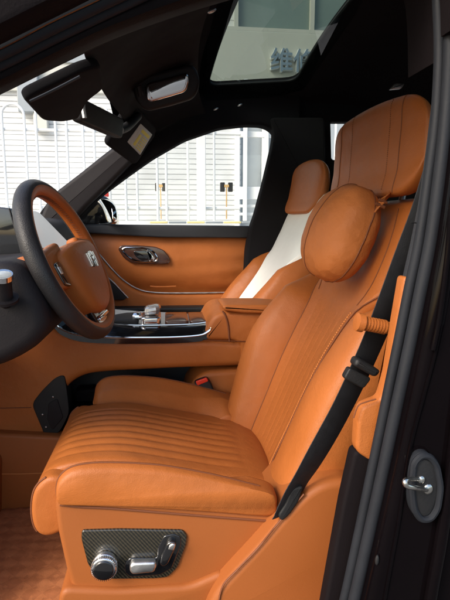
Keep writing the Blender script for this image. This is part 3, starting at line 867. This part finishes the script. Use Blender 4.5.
# sun visors
b = MB(); visor(b, [(24, 101, .84), (55, 86, .84), (84, 71, .84), (100, 64, .86), (106, 90, 1.0), (88, 100, 1.03), (80, 121, 1.14), (62, 122.5, 1.10), (42, 119, 1.02)], .006, .018, .02)
b.tube(cat(WL([(30, 101.5, .812), (54, 90, .812), (80, 76.5, .812)], 1), 5), .0022, 6, mi=1)
vz = part(b, 'sun_visor', [M['headliner'], M['pillar_plastic']])
vp = [(133, 101, 1.70), (158, 130, 1.98), (134, 165, 1.94), (110, 146, 1.66)]
b = MB(); vf = visor(b, vp, .010, .022, .03); v2 = part(b, 'sun_visor', M['headliner'])
b = MB(); o_, ex_, ey_, en_ = vf
def inframe(px, py):
    d = CROT @ Vector(((px - 225) / F, (300 - py) / F, -1)); t = (o_ - CAM).dot(en_) / d.dot(en_); p = CAM + d * t - o_
    return Vector((p.dot(ex_), p.dot(ey_)))
lab = [inframe(*p) for p in ((140.5, 123.5), (151, 134), (139, 154.5), (127.5, 142))]
b.slab(fil(lab, .004), vf, -.0012, .001, .0003, 2)
mid = lambda u, v: (lab[0] * (1 - u) + lab[1] * u) * (1 - v) + (lab[3] * (1 - u) + lab[2] * u) * v
b.slab([mid(.28, .12), mid(.92, .12), mid(.92, .26), mid(.28, .26)], vf, -.0018, .0, .0002, 2, mi=1)
b.slab([mid(.30, .36), mid(.46, .36), mid(.46, .9), mid(.30, .9)], vf, -.0018, .0, .0002, 2, mi=1)
for v in (.36, .46, .56, .66, .76, .86):
    b.slab([mid(.52, v), mid(.92, v), mid(.92, v + .045), mid(.52, v + .045)], vf, -.0018, .0, .0002, 2, mi=1)
part(b, 'warning_label', [M['grey_label'], M['yellow_label']], v2)
# interior mirror
b = MB()
ivp = [(81.5, 97, 1.36), (124.5, 119, 1.58), (120.5, 139, 1.58), (84, 121.5, 1.36)]
vfm = visor(b, ivp, .007, .030, .014)
im = part(b, 'rear_view_mirror', M['black_plastic'])
b = MB(); b.tube(cat(WL([(82.6, 100.5, 1.352), (83.2, 109, 1.352), (84.8, 118, 1.352)], 1), 5), .006, 8); part(b, 'mirror_edge', M['satin'], im)
b = MB(); b.tube(cat(WL([(120, 130, 1.63), (128, 126, 1.68), (138, 116, 1.76)], 1), 5), .014, 10)
part(b, 'mirror_stem', M['black_plastic'], im)
# conversation mirror in the roof console
b = MB(); visor(b, [(131, 80, 1.47), (160, 71, 1.48), (194, 63, 1.50), (201, 82, 1.51), (195, 99, 1.51), (168, 107, 1.50), (145, 112, 1.48), (135, 100, 1.47)], .010, .03, .03, aim=Vector((-.3, -2.0, .5)))
part(b, 'roof_console', M['black_plastic'])
b = MB()
cmp_ = [(143.5, 84, 1.44), (165, 78.5, 1.465), (187.5, 72.5, 1.49), (190, 80, 1.498), (187, 92, 1.508), (167, 98, 1.485), (147, 103.5, 1.462)]
vfc = visor(b, cmp_, .007, .03, .02, aim=Vector((-.3, -2.0, .5)))
ch = part(b, 'roof_mirror', M['chrome'])
o_, ex_, ey_, en_ = vfc
b = MB(); b.slab(fil([inframe(*p) for p in ((148.5, 86), (166, 81), (185.5, 75.5), (186.8, 81), (184, 89.5), (167, 95), (150.5, 100))], .01), vfc, -.0015, .01, .001, 2)
part(b, 'mirror_pane', M['mirror'], ch)
b = MB(); b.tube(WL([(138.5, 86, 1.46), (141, 96, 1.47)], 1), .007, 10); part(b, 'roof_mirror_hinge', M['black_plastic'], ch)
b = MB(); pxslab(b, [(108, 62), (122, 34), (196, 28), (206, 62), (202, 74), (128, 76), (118, 73)], 1.3, 1.297, 1.305, .003, soft=.02)
for px_, py_, y_ in ((212, 11, 1.2), (216, 109, 2.06), (240, 105, 2.06)):
    lamp = MB(); lamp.ell(W(px_, py_, y_), (Vector((.010, 0, .004)), Vector((0, .006, 0)), Vector((0, 0, .004))), 10, 8)
    part(lamp, 'roof_lamp', M['satin'])

# ---------------- dashboard, column, wheel
b = MB()
pxslab(b, [(-120, 268), (-20, 262), (14, 258), (30, 262), (44, 280), (55, 305), (57, 322), (46, 338), (24, 352), (0, 361), (-120, 385)], 1.0, .93, 1.30, .03, soft=.06, k=7)
dash = part(b, 'dashboard', M['soft_black'], smooth=60)
b = MB()
pxslab(b, [(-140, 240), (-40, 224), (20, 216), (50, 222), (62, 236), (70, 262), (60, 330), (-140, 330)], 1.62, 1.52, 2.12, .02, soft=.03, k=5)
part(b, 'dash_top', M['soft_black'], dash)
b = MB()
pxslab(b, [(-60, 205), (2, 207), (16, 209), (28, 259), (26, 268), (-60, 262)], 1.30, 1.29, 1.33, .005, soft=.008)
ipn = part(b, 'instrument_screen', M['screen_dark'], dash)
b = MB(); b.tube(WL([(9, 208, 1.288), (24, 262, 1.288)], 1), .002, 6); part(b, 'screen_bezel', M['pillar_plastic'], ipn)
b = MB()
visor(b, [(36, 203, 1.36), (44, 205, 1.37), (66, 246, 1.47), (62, 254, 1.47), (40, 255, 1.37)], .003, .012, .01)
sc_ = part(b, 'centre_screen', M['screen'], dash)
b = MB()
pxslab(b, [(-10, 262), (14, 262), (50, 260), (70, 268), (72, 300), (58, 322), (30, 318), (0, 300)], 1.12, 1.02, 1.22, .03, soft=.03, k=6)
sc1 = part(b, 'steering_column', M['soft_black'], smooth=60)
b = MB()
pxslab(b, [(18, 262), (30, 254), (46, 252), (48, 262), (34, 268), (22, 270)], 1.10, 1.0, 1.2, .014, soft=.014, k=5); part(b, 'column_cover', M['leather'], sc1)
b = MB()
s0, s1 = W(5, 298, .90), W(2.5, 274, .88)
b.tube([s0, s0.lerp(s1, .85)], .0135, 18); b.tube([s0.lerp(s1, .8), s1], .0165, 18, mi=1); b.ell(s1, (Vector((.0145, 0, 0)), Vector((0, .0145, 0)), Vector((0, 0, .005))), 18, 8, mi=2)
b.tube([s0.lerp(s1, -.08), s0.lerp(s1, .03)], .023, 18)
b.tube([s0, W(8, 312, 1.02)], .012, 10)
part(b, 'stalk', [M['soft_black'], M['chrome'], M['screen']], sc1, smooth=50)

b = MB(); b.tube(cat(WL([(26, 292.5, .985), (38, 292, .985), (50, 288.5, .985)], 1), 5), .003, 8); b.build('column_piping', M['leather'], sc1)
wc = W(69.5, 260, SC)
wu = (W(101, 336.5, SC) - W(26, 183.5, SC)).normalized()
wn = Vector((-wu.z, 0, wu.x)); wn = wn if wn.x > 0 else -wn
wn = (wn + Vector((0, -.14, 0))).normalized()
wv_ = wu.cross(wn); wv_ = wv_ if wv_.y > 0 else -wv_
WR = (W(103, 337, SC) - W(25, 183, SC)).length / 2 - .018
wheel = bpy.data.objects.new('steering_wheel', None); COL.objects.link(wheel); wheel.location = wc; put(wheel, car)
wheel.matrix_parent_inverse = Matrix.Translation(car.location).inverted()
wheel['label'] = 'black and tan two tone leather steering wheel with silver badge'
loops = []
nT, nS = 120, 28
for i in range(nT):
    a = 2 * math.pi * i / nT
    rad = wu * math.cos(a) + wv_ * math.sin(a)
    c = wc + rad * WR
    L = []
    for k in range(nS):
        q = 2 * math.pi * k / nS
        rr = .0174 * (1 + .05 * math.cos(2 * q))
        L.append(c + rad * math.cos(q) * rr + wn * math.sin(q) * rr * 1.12)
    loops.append(L)
def rimmat(i, k):
    q = 2 * math.pi * (k + .5) / nS
    return 1 if math.cos(q) < .10 and not (math.cos(q) > -.9 and math.sin(q) < -.55) else 0
b = MB(); b.loft(loops, ring=True, mf=rimmat)
for k_ in (8.02, ):
    k0 = 8
    pass
b.build('rim', [M['rim_black'], M['leather']], wheel, smooth=80)
# thread along the inside of the rim
b = MB()
inn = [wc + (wu * math.cos(2 * math.pi * i / 260) + wv_ * math.sin(2 * math.pi * i / 260)) * (WR - .0192) for i in range(261)]
for i in range(0, 260, 2): b.tube([inn[i] + wn * .006, inn[i + 1] - wn * .002], .0011, 5)
b.build('rim_stitching', M['seam'], wheel)
fw = (wc, wv_, -wu, wn)                                # across, up, towards the driver
# hub pad
hubo = cat([Vector(p) + Vector((.004, -.018, 0)) for p in [Vector((q_[0], q_[1], 0)) for q_ in ((-.088, .036), (-.045, .046), (.0, .048), (.045, .046), (.088, .036), (.098, .015), (.088, -.03), (.062, -.078), (.025, -.098), (-.025, -.098), (-.062, -.078), (-.088, -.03), (-.098, .015))]], 6, True)
loops = []
for q in range(13):
    a = q / 12
    sc = 1 - a ** 3.0 * .98 if a < 1 else .02
    h = .012 + .030 * math.sin(a * math.pi / 2)
    if q == 0: h = -.02
    loops.append([wc + wv_ * p.x * sc * 1.12 - wu * p.y * sc * 1.10 + wn * h for p in hubo])
b = MB(); b.loft(loops); b.build('hub', M['leather'], wheel, smooth=70)
# badge: silver and black emblem
b = MB(); hz_ = .0445
for (x, y, w_, h_, sk_, mi) in ((-.017, .006, .013, .030, .0, 0), (.002, .006, .026, .009, .0, 0), (.019, .003, .009, .034, .0, 0), (.002, .018, .010, .011, .0, 0), (.002, -.006, .010, .012, 0, 1), (-.007, .017, .007, .010, 0, 1), (.011, .017, .007, .010, 0, 1), (.011, -.006, .007, .012, 0, 1)):
    y -= .022; x += .004
    b.slab([Vector((x - w_ / 2 + sk_, y - h_ / 2)), Vector((x + w_ / 2 + sk_, y - h_ / 2)), Vector((x + w_ / 2 - sk_, y + h_ / 2)), Vector((x - w_ / 2 - sk_, y + h_ / 2))], fw, hz_ - .006, hz_ + (.003 if mi == 0 else .0018), .001, 2, mi)
b.build('badge', [M['chrome'], M['piano']], wheel)
# spokes
for s in (-1, 1):
    b = MB()
    b.slab(fil([(s * .06, .045), (s * (WR - .006), .030), (s * (WR - .006), -.045), (s * .06, -.055)], .012), fw, .016, -.014, .010, 4)
    b.build('spoke', M['leather'], wheel, smooth=60)
    b = MB()
    b.slab(fil([(s * .108, .006), (s * (WR - .024), .004), (s * (WR - .028), -.040), (s * .104, -.050)], .008), fw, .0195, .010, .003, 3)
    b.slab(fil([(s * .124, -.004), (s * .136, -.004), (s * .134, -.020), (s * .122, -.020)], .003), fw, .0215, .015, .002, 3, 1)
    b.build('switch_pad', [M['piano'], M['satin']], wheel, smooth=60)
b = MB()
b.slab(fil([(-.055, -.085), (.055, -.085), (.040, -(WR - .008)), (-.040, -(WR - .008))], .01), fw, .012, -.012, .006, 4)
b.slab(fil([(-.034, -.134), (.034, -.134), (.038, -(WR - .022)), (-.038, -(WR - .022))], .006), fw, .018, .008, .003, 3, mi=1)
b.build('lower_spoke', [M['piano'], M['chrome']], wheel, smooth=60)
b = MB()
pass

# ---------------- centre console
YC = 1.40
b = MB()
pxslab(b, [(-120, 290), (0, 300), (34, 306), (50, 318), (56, 327), (66, 333.5), (85, 337.5), (140, 340), (200, 339), (245, 341), (262, 345), (262, 366), (180, 369), (110, 372.5), (86, 375), (70, 383), (60, 398), (50, 424), (42, 452), (38, 520), (-120, 520)], YC, YC, 1.68, .022, soft=.02, k=7)
b.tube(WL([(-10, 408.5, YC - .001), (31, 407.5, YC - .001)], 1), .0012, 5, mi=1)
con = part(b, 'centre_console', [M['leather'], M['seam']], smooth=60)
con['label'] = 'tan leather centre console with glossy trim and crystal selector'
b = MB()
# glossy sloping band with a chrome lower edge, then the flat deck
near = cat(WL([(47, 313), (54, 321), (62, 328.5), (80, 334.5), (110, 336.8), (140, 337), (175, 336.5), (200, 334.5), (209, 330.5), (211, 327)], YC - .004), 8)
mid_ = cat(WL([(60, 306), (70, 314), (84, 320), (100, 323), (125, 325), (145, 325.5), (175, 325), (195, 324), (205, 322.5), (208.5, 321.5)], YC + .06), 8)
farr = cat(WL([(80, 298), (90, 303), (100, 306.5), (112, 309), (130, 310.5), (145, 311.5), (170, 312.5), (185, 313.5), (198, 315), (203, 316.5)], 1.62), 8)
low = [p - Vector((0, 0, .02)) for p in near]
b.loft([low, near, [a.lerp(c, .5) + Vector((0, 0, .004)) for a, c in zip(near, mid_)], mid_], closed=False, cap=False)
b.build('gloss_side_trim', M['piano'], con)
b = MB(); b.tube([p + Vector((0, -.001, -.001)) for p in near], .0034, 8); b.tube([p + Vector((0, 0, .001)) for p in mid_], .002, 8)
b.build('chrome_edge', M['chrome'], con)
b = MB(); dk = [p - Vector((0, 0, .004)) for p in mid_]; b.loft([dk, [a.lerp(c, .5) + Vector((0, 0, .001)) for a, c in zip(dk, farr)], farr, [p - Vector((0, -.01, .05)) for p in farr]], closed=False, cap=False)
b.build('deck', M['satin'], con)
def deck_pt(px, yd): 
    k = min(range(len(mid_)), key=lambda i: abs(mid_[i].x - W(px, 324, YC + .06).x)); u = (yd - (YC + .06)) / (1.62 - YC - .06)
    return mid_[k].lerp(farr[min(len(farr) - 1, k)], u)
def deck_box(px0, px1, y0, y1, h, r=.006):
    a0, a1 = W(px0, 324, YC + .06).x, W(px1, 324, YC + .06).x
    z = (mid_[30].z + farr[30].z) / 2
    m_ = MB(); m_.slab(fil([(a0, y0), (a1, y0), (a1, y1), (a0, y1)], .012), (Vector((0, 0, z)), Vector((1, 0, 0)), Vector((0, 1, 0)), Vector((0, 0, 1))), h, -.03, r, 4)
    return m_
deck_box(88, 138, YC + .075, 1.60, .004).build('phone_tray', M['black_plastic'], con)
deck_box(165, 189, YC + .064, 1.62, -.002, .003).build('cup_holder_lid', M['wood'], con)
deck_box(190, 207, YC + .064, 1.62, -.003, .003).build('cup_holder_lid', M['wood'], con)
z0 = (mid_[30].z + farr[30].z) / 2
b = MB()
xa, xb = W(141, 324, 1.47).x, W(161, 324, 1.47).x
b.slab(fil([(xa, 1.455), (xb, 1.455), (xb, 1.56), (xa, 1.56)], .015), (Vector((0, 0, z0)), Vector((1, 0, 0)), Vector((0, 1, 0)), Vector((0, 0, 1))), .012, -.01, .004, 3)
gs = b.build('gear_selector', M['chrome'], con)
b = MB(); b.ell(Vector(((xa + xb) / 2 + .004, 1.505, z0 + .028)), (Vector((.026, 0, .004)), Vector((0, .03, 0)), Vector((0, 0, .016))), 10, 8, p=.7); b.build('selector_knob', M['crystal'], gs, smooth=20)
b = MB(); b.ell(Vector((xa - .012, 1.50, z0 + .010)), (Vector((.016, 0, 0)), Vector((0, .022, 0)), Vector((0, 0, .012))), 10, 8, p=.8); b.build('dial', M['chrome'], gs, smooth=25)
# rear of the console: armrest box and lid
b = MB()
pxslab(b, [(203, 340), (206, 328), (213, 316), (222, 311.5), (270, 312), (330, 318), (330, 370), (240, 366), (240, 341)], YC + .0, YC - .006, 1.66, .014, soft=.016, k=6)
b.tube(cat(WL([(222.5, 311, YC - .004), (225.5, 316, YC - .0075), (228, 325, YC - .0075), (229.5, 342, YC - .0075)], 1), 5), .0026, 6, mi=1)
b.tube(cat(WL([(203, 340.2, YC - .0068), (228, 341, YC - .0068), (262, 341.5, YC - .0068)], 1), 5), .0016, 6, mi=1)
ab = b.build('armrest_box', [M['leather'], M['seam']], con, smooth=60)
b = MB()
pxslab(b, [(222, 306), (226, 304.5), (262, 304.5), (320, 308), (320, 316), (262, 313.5), (243, 313), (224, 310.5)], YC - .01, YC - .02, 1.52, .008, soft=.01, k=5)
b.build('armrest_lid', M['leather'], ab, smooth=60)
b = MB(); o4 = W(217.5, 317, YC + .02); b.slab(fil([(-.010, -.012), (.010, -.012), (.013, .012), (-.008, .012)], .004), (o4, Vector((1, 0, -.25)).normalized(), Vector((.1, .9, .3)).normalized(), Vector((-.25, -.35, .9)).normalized()), .006, -.01, .002, 3)
b.build('lock_button', M['satin'], ab)
# lower recess and rear foot of the console
b = MB()
pxslab(b, [(186, 388), (196, 376), (207, 369.5), (240, 367.5), (275, 368), (275, 430), (180, 430)], YC + .03, YC + .012, 1.60, .018, soft=.02, k=6)
b.build('console_foot', M['leather'], con, smooth=60)
b = MB()
pxslab(b, [(40, 365), (250, 360), (250, 470), (40, 470)], 1.56, 1.56, 1.62, .006, soft=.01); b.build('storage_recess', M['black_plastic'], con)
b = MB(); b.add([W(40, 410, YC + .02), W(250, 410, YC + .02), W(250, 398, 1.6), W(40, 398, 1.6)], [(0, 1, 2, 3)])
b.build('recess_floor', M['trim_maroon'], con, smooth=0)
b = MB()
pxslab(b, [(31, 405), (41, 392), (54, 379), (64, 375), (67, 395), (69, 414), (60, 432), (50, 440), (44, 436)], YC - .01, YC - .004, YC + .05, .002, soft=.018)
pk = b.build('side_pocket_panel', M['black_plastic'], con)
b = MB()
pxslab(b, [(48, 404), (57, 399), (63, 418), (52, 431), (47, 420)], YC - .01, YC - .007, YC - .001, .002, soft=.006)
b.build('pocket_opening', M['soft_black'], pk)
for px_, py_ in ((42.5, 414.5), (46, 427), (53, 397)): b = MB(); b.ell(W(px_, py_, YC - .006), (Vector((.003, 0, 0)), Vector((0, .003, 0)), Vector((0, 0, .003))), 8, 6); b.build('socket', M['satin'], pk)
b = MB(); pxslab(b, [(76, 388), (120, 386), (150, 392), (120, 400), (76, 400)], 1.52, 1.50, 1.55, .006, soft=.01); b.build('recess_tray', M['trim_maroon'], con)

# footwell and floor
b = MB()
FZ = W(30, 560, 1.15).z
b.box((0.5, 1.45, FZ - .03), 3.2, 1.62, .06); part(b, 'cabin_floor', M['mat_fabric'])
b = MB()
pxslab(b, [(-300, 300), (-60, 330), (-60, 470), (-20, 480), (-20, 560), (-300, 560)], 1.2, .9, 2.2, .02, soft=.02); part(b, 'footwell_bulkhead', M['shell'])
# carpet step visible at the far left of the floor, with two seam lines
b = MB()
pxslab(b, [(-160, 430), (-10, 432), (70, 436), (110, 440), (110, 520), (-160, 520)], YC - .02, YC - .03, YC + .02, .01, soft=.012)
b.tube(WL([(-60, 474, YC - .031), (20, 474, YC - .031), (70, 472, YC - .031)], 1), .0016, 5, mi=1)
b.build('footwell_side', [M['shell'], M['stitch']], con)

# floor mat
def quilt():
    m = M['mat_fabric'].copy(); m.name = 'diamond_quilted_leather_mat'; nt = m.node_tree; bs = nt.nodes['Principled BSDF']
    tc = nt.nodes.new('ShaderNodeTexCoord'); mp = nt.nodes.new('ShaderNodeMapping'); mp.inputs['Rotation'].default_value = (0, 0, R(40)); mp.inputs['Scale'].default_value = (1, 1, 1)
    nt.links.new(tc.outputs['Object'], mp.inputs['Vector'])
    ck = nt.nodes.new('ShaderNodeTexChecker'); ck.inputs['Scale'].default_value = 30
    ck.inputs['Color1'].default_value = (.40, .134, .046, 1); ck.inputs['Color2'].default_value = (.47, .165, .058, 1)
    nt.links.new(mp.outputs['Vector'], ck.inputs['Vector'])
    n = nt.nodes.new('ShaderNodeTexNoise'); n.inputs['Scale'].default_value = 60; n.inputs['Detail'].default_value = 5
    mx = nt.nodes.new('ShaderNodeMix'); mx.data_type = 'RGBA'; mx.blend_type = 'OVERLAY'; mx.inputs['Factor'].default_value = .25
    nt.links.new(ck.outputs['Color'], mx.inputs[6]); nt.links.new(n.outputs['Fac'], mx.inputs[7]); nt.links.new(mx.outputs[2], bs.inputs['Base Color'])
    return m
M['quilt'] = quilt()
b = MB()
a0 = at_z(-160, 560, FZ); 
nx, ny = 60, 44; vs = []; fs = []
for i in range(nx + 1):
    for j in range(ny + 1):
        x = -.62 + .80 * i / nx; y = .86 + .52 * j / ny
        e = min(i, nx - i) / nx * .8; e2 = min(j, ny - j) / ny * .52
        lift = .012 * min(1, min(e, e2) / .015)
        lift += .0035 * math.sin((x * .766 + y * .643) * 2 * math.pi * 21) * math.sin((-x * .643 + y * .766) * 2 * math.pi * 21)
        vs.append((x, y, FZ + lift))
for i in range(nx):
    for j in range(ny): a = i * (ny + 1) + j; fs.append((a, a + 1, a + ny + 2, a + ny + 1))
b.add(vs, fs)
fm = b.build('floor_mat', M['quilt'], smooth=60); tag(fm, 'tan quilted floor mat below the front edge of the driver seat', 'floor mat')

# ------------------------------------------------------------------ outside
YB, YFN = 12.0, 9.0
zb = W(200, 221, YFN).z
bd = empty('building', W(150, 221, YB), 'white clapboard workshop building behind the white fence', 'building')
b = MB()
x0, x1 = W(-500, 150, YB).x, W(241, 150, YB).x
z_lo, z_hi = zb - .2, W(220, 98, YB).z
pit = W(150, 140, YB).z - W(150, 145.3, YB).z
pr_ = []; z = z_lo
while z < z_hi:
    pr_ += [(z, 0.0), (z + pit * .80, -.012), (z + pit * .84, .022), (z + pit * .98, .022)]; z += pit
rowsA = [Vector((x0, YB + d, zz)) for zz, d in pr_]; rowsB = [Vector((x1, YB + d, zz)) for zz, d in pr_]
b.loft([rowsA, rowsB], closed=False, cap=False)
b.build('siding', M['white_siding'], bd, smooth=0)
b = MB()
z_f = W(220, 31, YB).z
b.box(((x0 + 14) / 2, YB + .1, (z_hi + z_f) / 2), 14 - x0, .4, z_f - z_hi); b.build('fascia', M['fascia'], bd, bevel=.02)
b = MB(); z_t = W(220, -140, YB).z
b.box(((x0 + 14) / 2, YB + .2, (z_f + z_t) / 2), 14 - x0, .3, z_t - z_f); up_ = b.build('upper_window', M['window_glass_far'], bd)
b = MB()
for px_ in (236, 312, 390, 470):
    p = W(px_, 10, YB); b.box((p.x, YB + .0, (z_f + z_t) / 2), .09, .14, z_t - z_f)
b.box(((x0 + 14) / 2, YB - .01, z_f + .04), 14 - x0, .16, .08)
b.build('mullion', M['fascia'], up_)
b = MB(); p0, p1 = W(180, 29, YB), W(237, 29, YB)
zz = p0.z; pr2 = []
while zz < z_t: pr2 += [(zz, -.02), (zz + .20, -.04), (zz + .21, .0), (zz + .24, .0)]; zz += .25
b.loft([[Vector((x0, YB + .03 + d, q)) for q, d in pr2], [Vector((p1.x, YB + .03 + d, q)) for q, d in pr2]], closed=False, cap=False)
b.build('upper_siding', M['white_siding'], bd, smooth=0)
# grey door panels to the right and a grey downpipe column at the left
b = MB(); pA, pB = W(241, 150, YB), W(420, 150, YB)
b.box(((pA.x + pB.x) / 2, YB + .15, (z_lo + z_hi) / 2), pB.x - pA.x, .1, z_hi - z_lo); b.build('grey_door', M['grey_panel'], bd)
b = MB()
for px_, w_ in ((237, .10), (264, .10), (300, .1)):
    p = W(px_, 150, YB); b.box((p.x, YB - .04, (z_lo + z_hi) / 2), w_, .12, z_hi - z_lo)
b.build('door_frame', M['white_paint'], bd)
b = MB(); pA, pB = W(20, 100, YB), W(41, 100, YB); pt_, pb_ = W(30, 40, YB), W(30, 114, YB)
b.box(((pA.x + pB.x) / 2, YB - .12, (pt_.z + pb_.z) / 2), pB.x - pA.x, .22, pt_.z - pb_.z, 0)
pA, pB = W(34, 100, YB), W(48, 100, YB); pt_, pb_ = W(30, 112, YB), W(30, 132, YB)
b.box(((pA.x + pB.x) / 2, YB - .10, (pt_.z + pb_.z) / 2), pB.x - pA.x, .16, pt_.z - pb_.z, 1)
b.build('vent_duct', [M['grey_panel'], M['fascia']], bd, bevel=.02)
b = MB(); pA = W(80, 88, YB); pB = W(41, 88, YB); pt_, pb_ = W(60, 40, YB), W(60, 64, YB)
b.box(((pA.x + pB.x) / 2 + .3, YB - .08, (pt_.z + pb_.z) / 2), 1.6, .12, pt_.z - pb_.z); b.build('small_window', M['grey_panel'], bd)
# lettering on the fascia
def text(body, px, py, size, name, mats, ydep, depth=.05, rot=0):
    cu = bpy.data.curves.new(name, 'FONT'); cu.body = body; cu.size = size; cu.extrude = depth; cu.offset = .006
    o = bpy.data.objects.new(name, cu); COL.objects.link(o)
    o.matrix_world = Matrix.Translation(W(px, py, ydep)) @ Euler((R(90), 0, rot)).to_matrix().to_4x4()
    bpy.context.view_layer.update()
    me = bpy.data.meshes.new_from_object(o.evaluated_get(bpy.context.evaluated_depsgraph_get()))
    me.transform(o.matrix_world); bpy.data.objects.remove(o)
    me.materials.clear()
    for m in mats: me.materials.append(m)
    for p in me.polygons: p.material_index = 0 if abs(p.normal.y) > .9 or len(mats) == 1 else 1
    r_ = bpy.data.objects.new(name, me); COL.objects.link(r_)
    return r_
px_size = W(269, 60, YB).x - W(268, 60, YB).x
t1 = text('维修', 269.5, 69.5, px_size * 23, 'sign_lettering', [M['letter'], M['letter_edge']], YB - .16, .06)
tg = t1; put(tg, bd)

# ------------------------------------------------------------------ fence
fe = empty('fence', Vector((0, YFN, zb)), 'white tubular metal fence with looped tops in front of the building', 'fence')
def fx(px): return W(px, 160, YFN).x
ztop = W(15, 104, YFN).z; zr1 = W(100, 131, YFN).z; zr2 = W(100, 208, YFN).z
b = MB()
rr = .022
for a, c in ((4.5, 26.5), (38, 57), (68, 84), (95, 109), (125, 136.5), (157, 166), (188, 214), (276, 292), (305, 322), (335, 350)):
    xa, xb = fx(a), fx(c); r_ = (xb - xa) / 2; zt = ztop - r_
    path = [Vector((xa, YFN, zb)), Vector((xa, YFN, zt))] + [Vector(((xa + xb) / 2 - r_ * math.cos(t_), YFN, zt + r_ * math.sin(t_))) for t_ in [math.pi * k / 12 for k in range(1, 12)]] + [Vector((xb, YFN, zt)), Vector((xb, YFN, zb))]
    m2 = MB(); m2.tube(path, rr, 8); m2.build('loop_bar', M['white_paint'], fe)
for z_ in (zr1, zr2):
    m2 = MB(); m2.tube([Vector((fx(-400), YFN + .03, z_)), Vector((fx(240), YFN + .03, z_))], .026, 8); m2.build('rail', M['white_paint'], fe)
for px_, w_ in ((-60, .12), (201, .15), (245, .07), (266, .07)):
    m2 = MB(); m2.box((fx(px_), YFN - .03, (zb + ztop + .5) / 2), w_, w_, ztop + .5 - zb); m2.build('post', M['white_paint'], fe, bevel=.01)
for z_, w_ in ((W(245, 134, YFN).z, .10), (W(245, 193, YFN).z, .22), (W(245, 206, YFN).z, .05), (W(245, 214, YFN).z, .05)):
    m2 = MB(); m2.box(((fx(240) + fx(275)) / 2, YFN + .05, z_), fx(275) - fx(240), .05, w_); m2.build('gate_rail', M['white_paint'], fe, bevel=.008)
for k, (px_, w_, lab_) in enumerate(((226.5, 1.0, 'larger black twin box on an orange post right of the wide fence post'), (160.5, .85, 'smaller black twin box on an orange post behind the looped fence bars'))):
    pst = empty('signal_post', W(px_, 221, YFN + .5), lab_, 'post', 'orange posts behind the fence')
    yk = YFN + .5
    m2 = MB(); p1, p0 = W(px_, 186, yk), W(px_, 219, yk); m2.box((p1.x, yk, (p1.z + p0.z) / 2),   .022 * w_, .03, p1.z - p0.z); m2.box((p1.x, yk, p1.z), .13 * w_, .05, .05); m2.build('stand', M['orange_paint'], pst, bevel=.006)
    for s in (-1, 1):
        m2 = MB(); m2.box((p1.x + s * .075 * w_, yk + .015, p1.z - .02), .085 * w_, .08, .17 * w_); m2.build('box', M['dark_box'], pst, bevel=.012)
# raised walkway with painted edge
b = MB()
xw0, xw1 = -14, 16
b.box(((xw0 + xw1) / 2, YFN + 9.6, zb / 2 - .08), xw1 - xw0, 20, zb - .16 if zb > .3 else .3)
rw = b.build('retaining_wall', M['concrete'], None, bevel=.02); tag(rw, 'pale raised concrete walkway edge below the white fence', 'wall')
b = MB(); 
k = 0; xx = W(150, 219, YFN - .42).x; L_ = (W(176, 219, YFN - .42).x - xx)
for q in range(6):
    xs = xx + q * L_ * .72
    b.box((xs + L_ * .34, YFN - .38, zb - .025), L_ * .68, .10, .035, 0 if q % 2 == 0 else 1)
b.build('painted_edge', [M['yellow_kerb'], M['grey_panel']], rw, bevel=.008)
b = MB(); b.box((fx(103), YFN + .3, W(103, 193, YFN).z), .09, .06, .10); red_ = b.build('red_sign', M['tail_red'], None, bevel=.01); tag(red_, 'small red panel by the fence just above the door mirror', 'sign')
bpy.data.objects.remove(red_) if False else None

# ground to the horizon
b = MB(); b.add([(-900, -900, 0), (900, -900, 0), (900, 900, 0), (-900, 900, 0)], [(0, 1, 2, 3)])
g = b.build('ground', M['asphalt'], smooth=0); tag(g, None, None, None, 'structure')

# ------------------------------------------------------------------ light
w = bpy.data.worlds.new('World'); scene.world = w; w.use_nodes = True
nt = w.node_tree; bg = nt.nodes['Background']
sky = nt.nodes.new('ShaderNodeTexSky'); sky.sky_type = 'NISHITA'; sky.sun_disc = False
EL, AZ = 35, -125           # elevation; azimuth of the sun measured from +Y (away from the camera) clockwise
sky.sun_elevation = R(EL); sky.sun_rotation = R(AZ); sky.air_density = 1.2; sky.dust_density = 3.0; sky.ozone_density = 1.0
nt.links.new(sky.outputs['Color'], bg.inputs['Color']); bg.inputs['Strength'].default_value = .15
sl = bpy.data.lights.new('sun', 'SUN'); sl.energy = 1.25; sl.angle = R(20); sl.color = (1, .96, .90)
so = bpy.data.objects.new('sun', sl); COL.objects.link(so)
sd = Vector((math.sin(R(AZ)) * math.cos(R(EL)), math.cos(R(AZ)) * math.cos(R(EL)), math.sin(R(EL))))
so.rotation_euler = sd.to_track_quat('Z', 'Y').to_euler()

vs_ = scene.view_settings
scene.display_settings.display_device = 'sRGB'
vs_.view_transform = 'Standard'; vs_.look = 'None'; vs_.exposure = 1.1; vs_.gamma = 1
scene.cycles.max_bounces = 8; scene.cycles.transparent_max_bounces = 12
scene.cycles.use_denoising = True
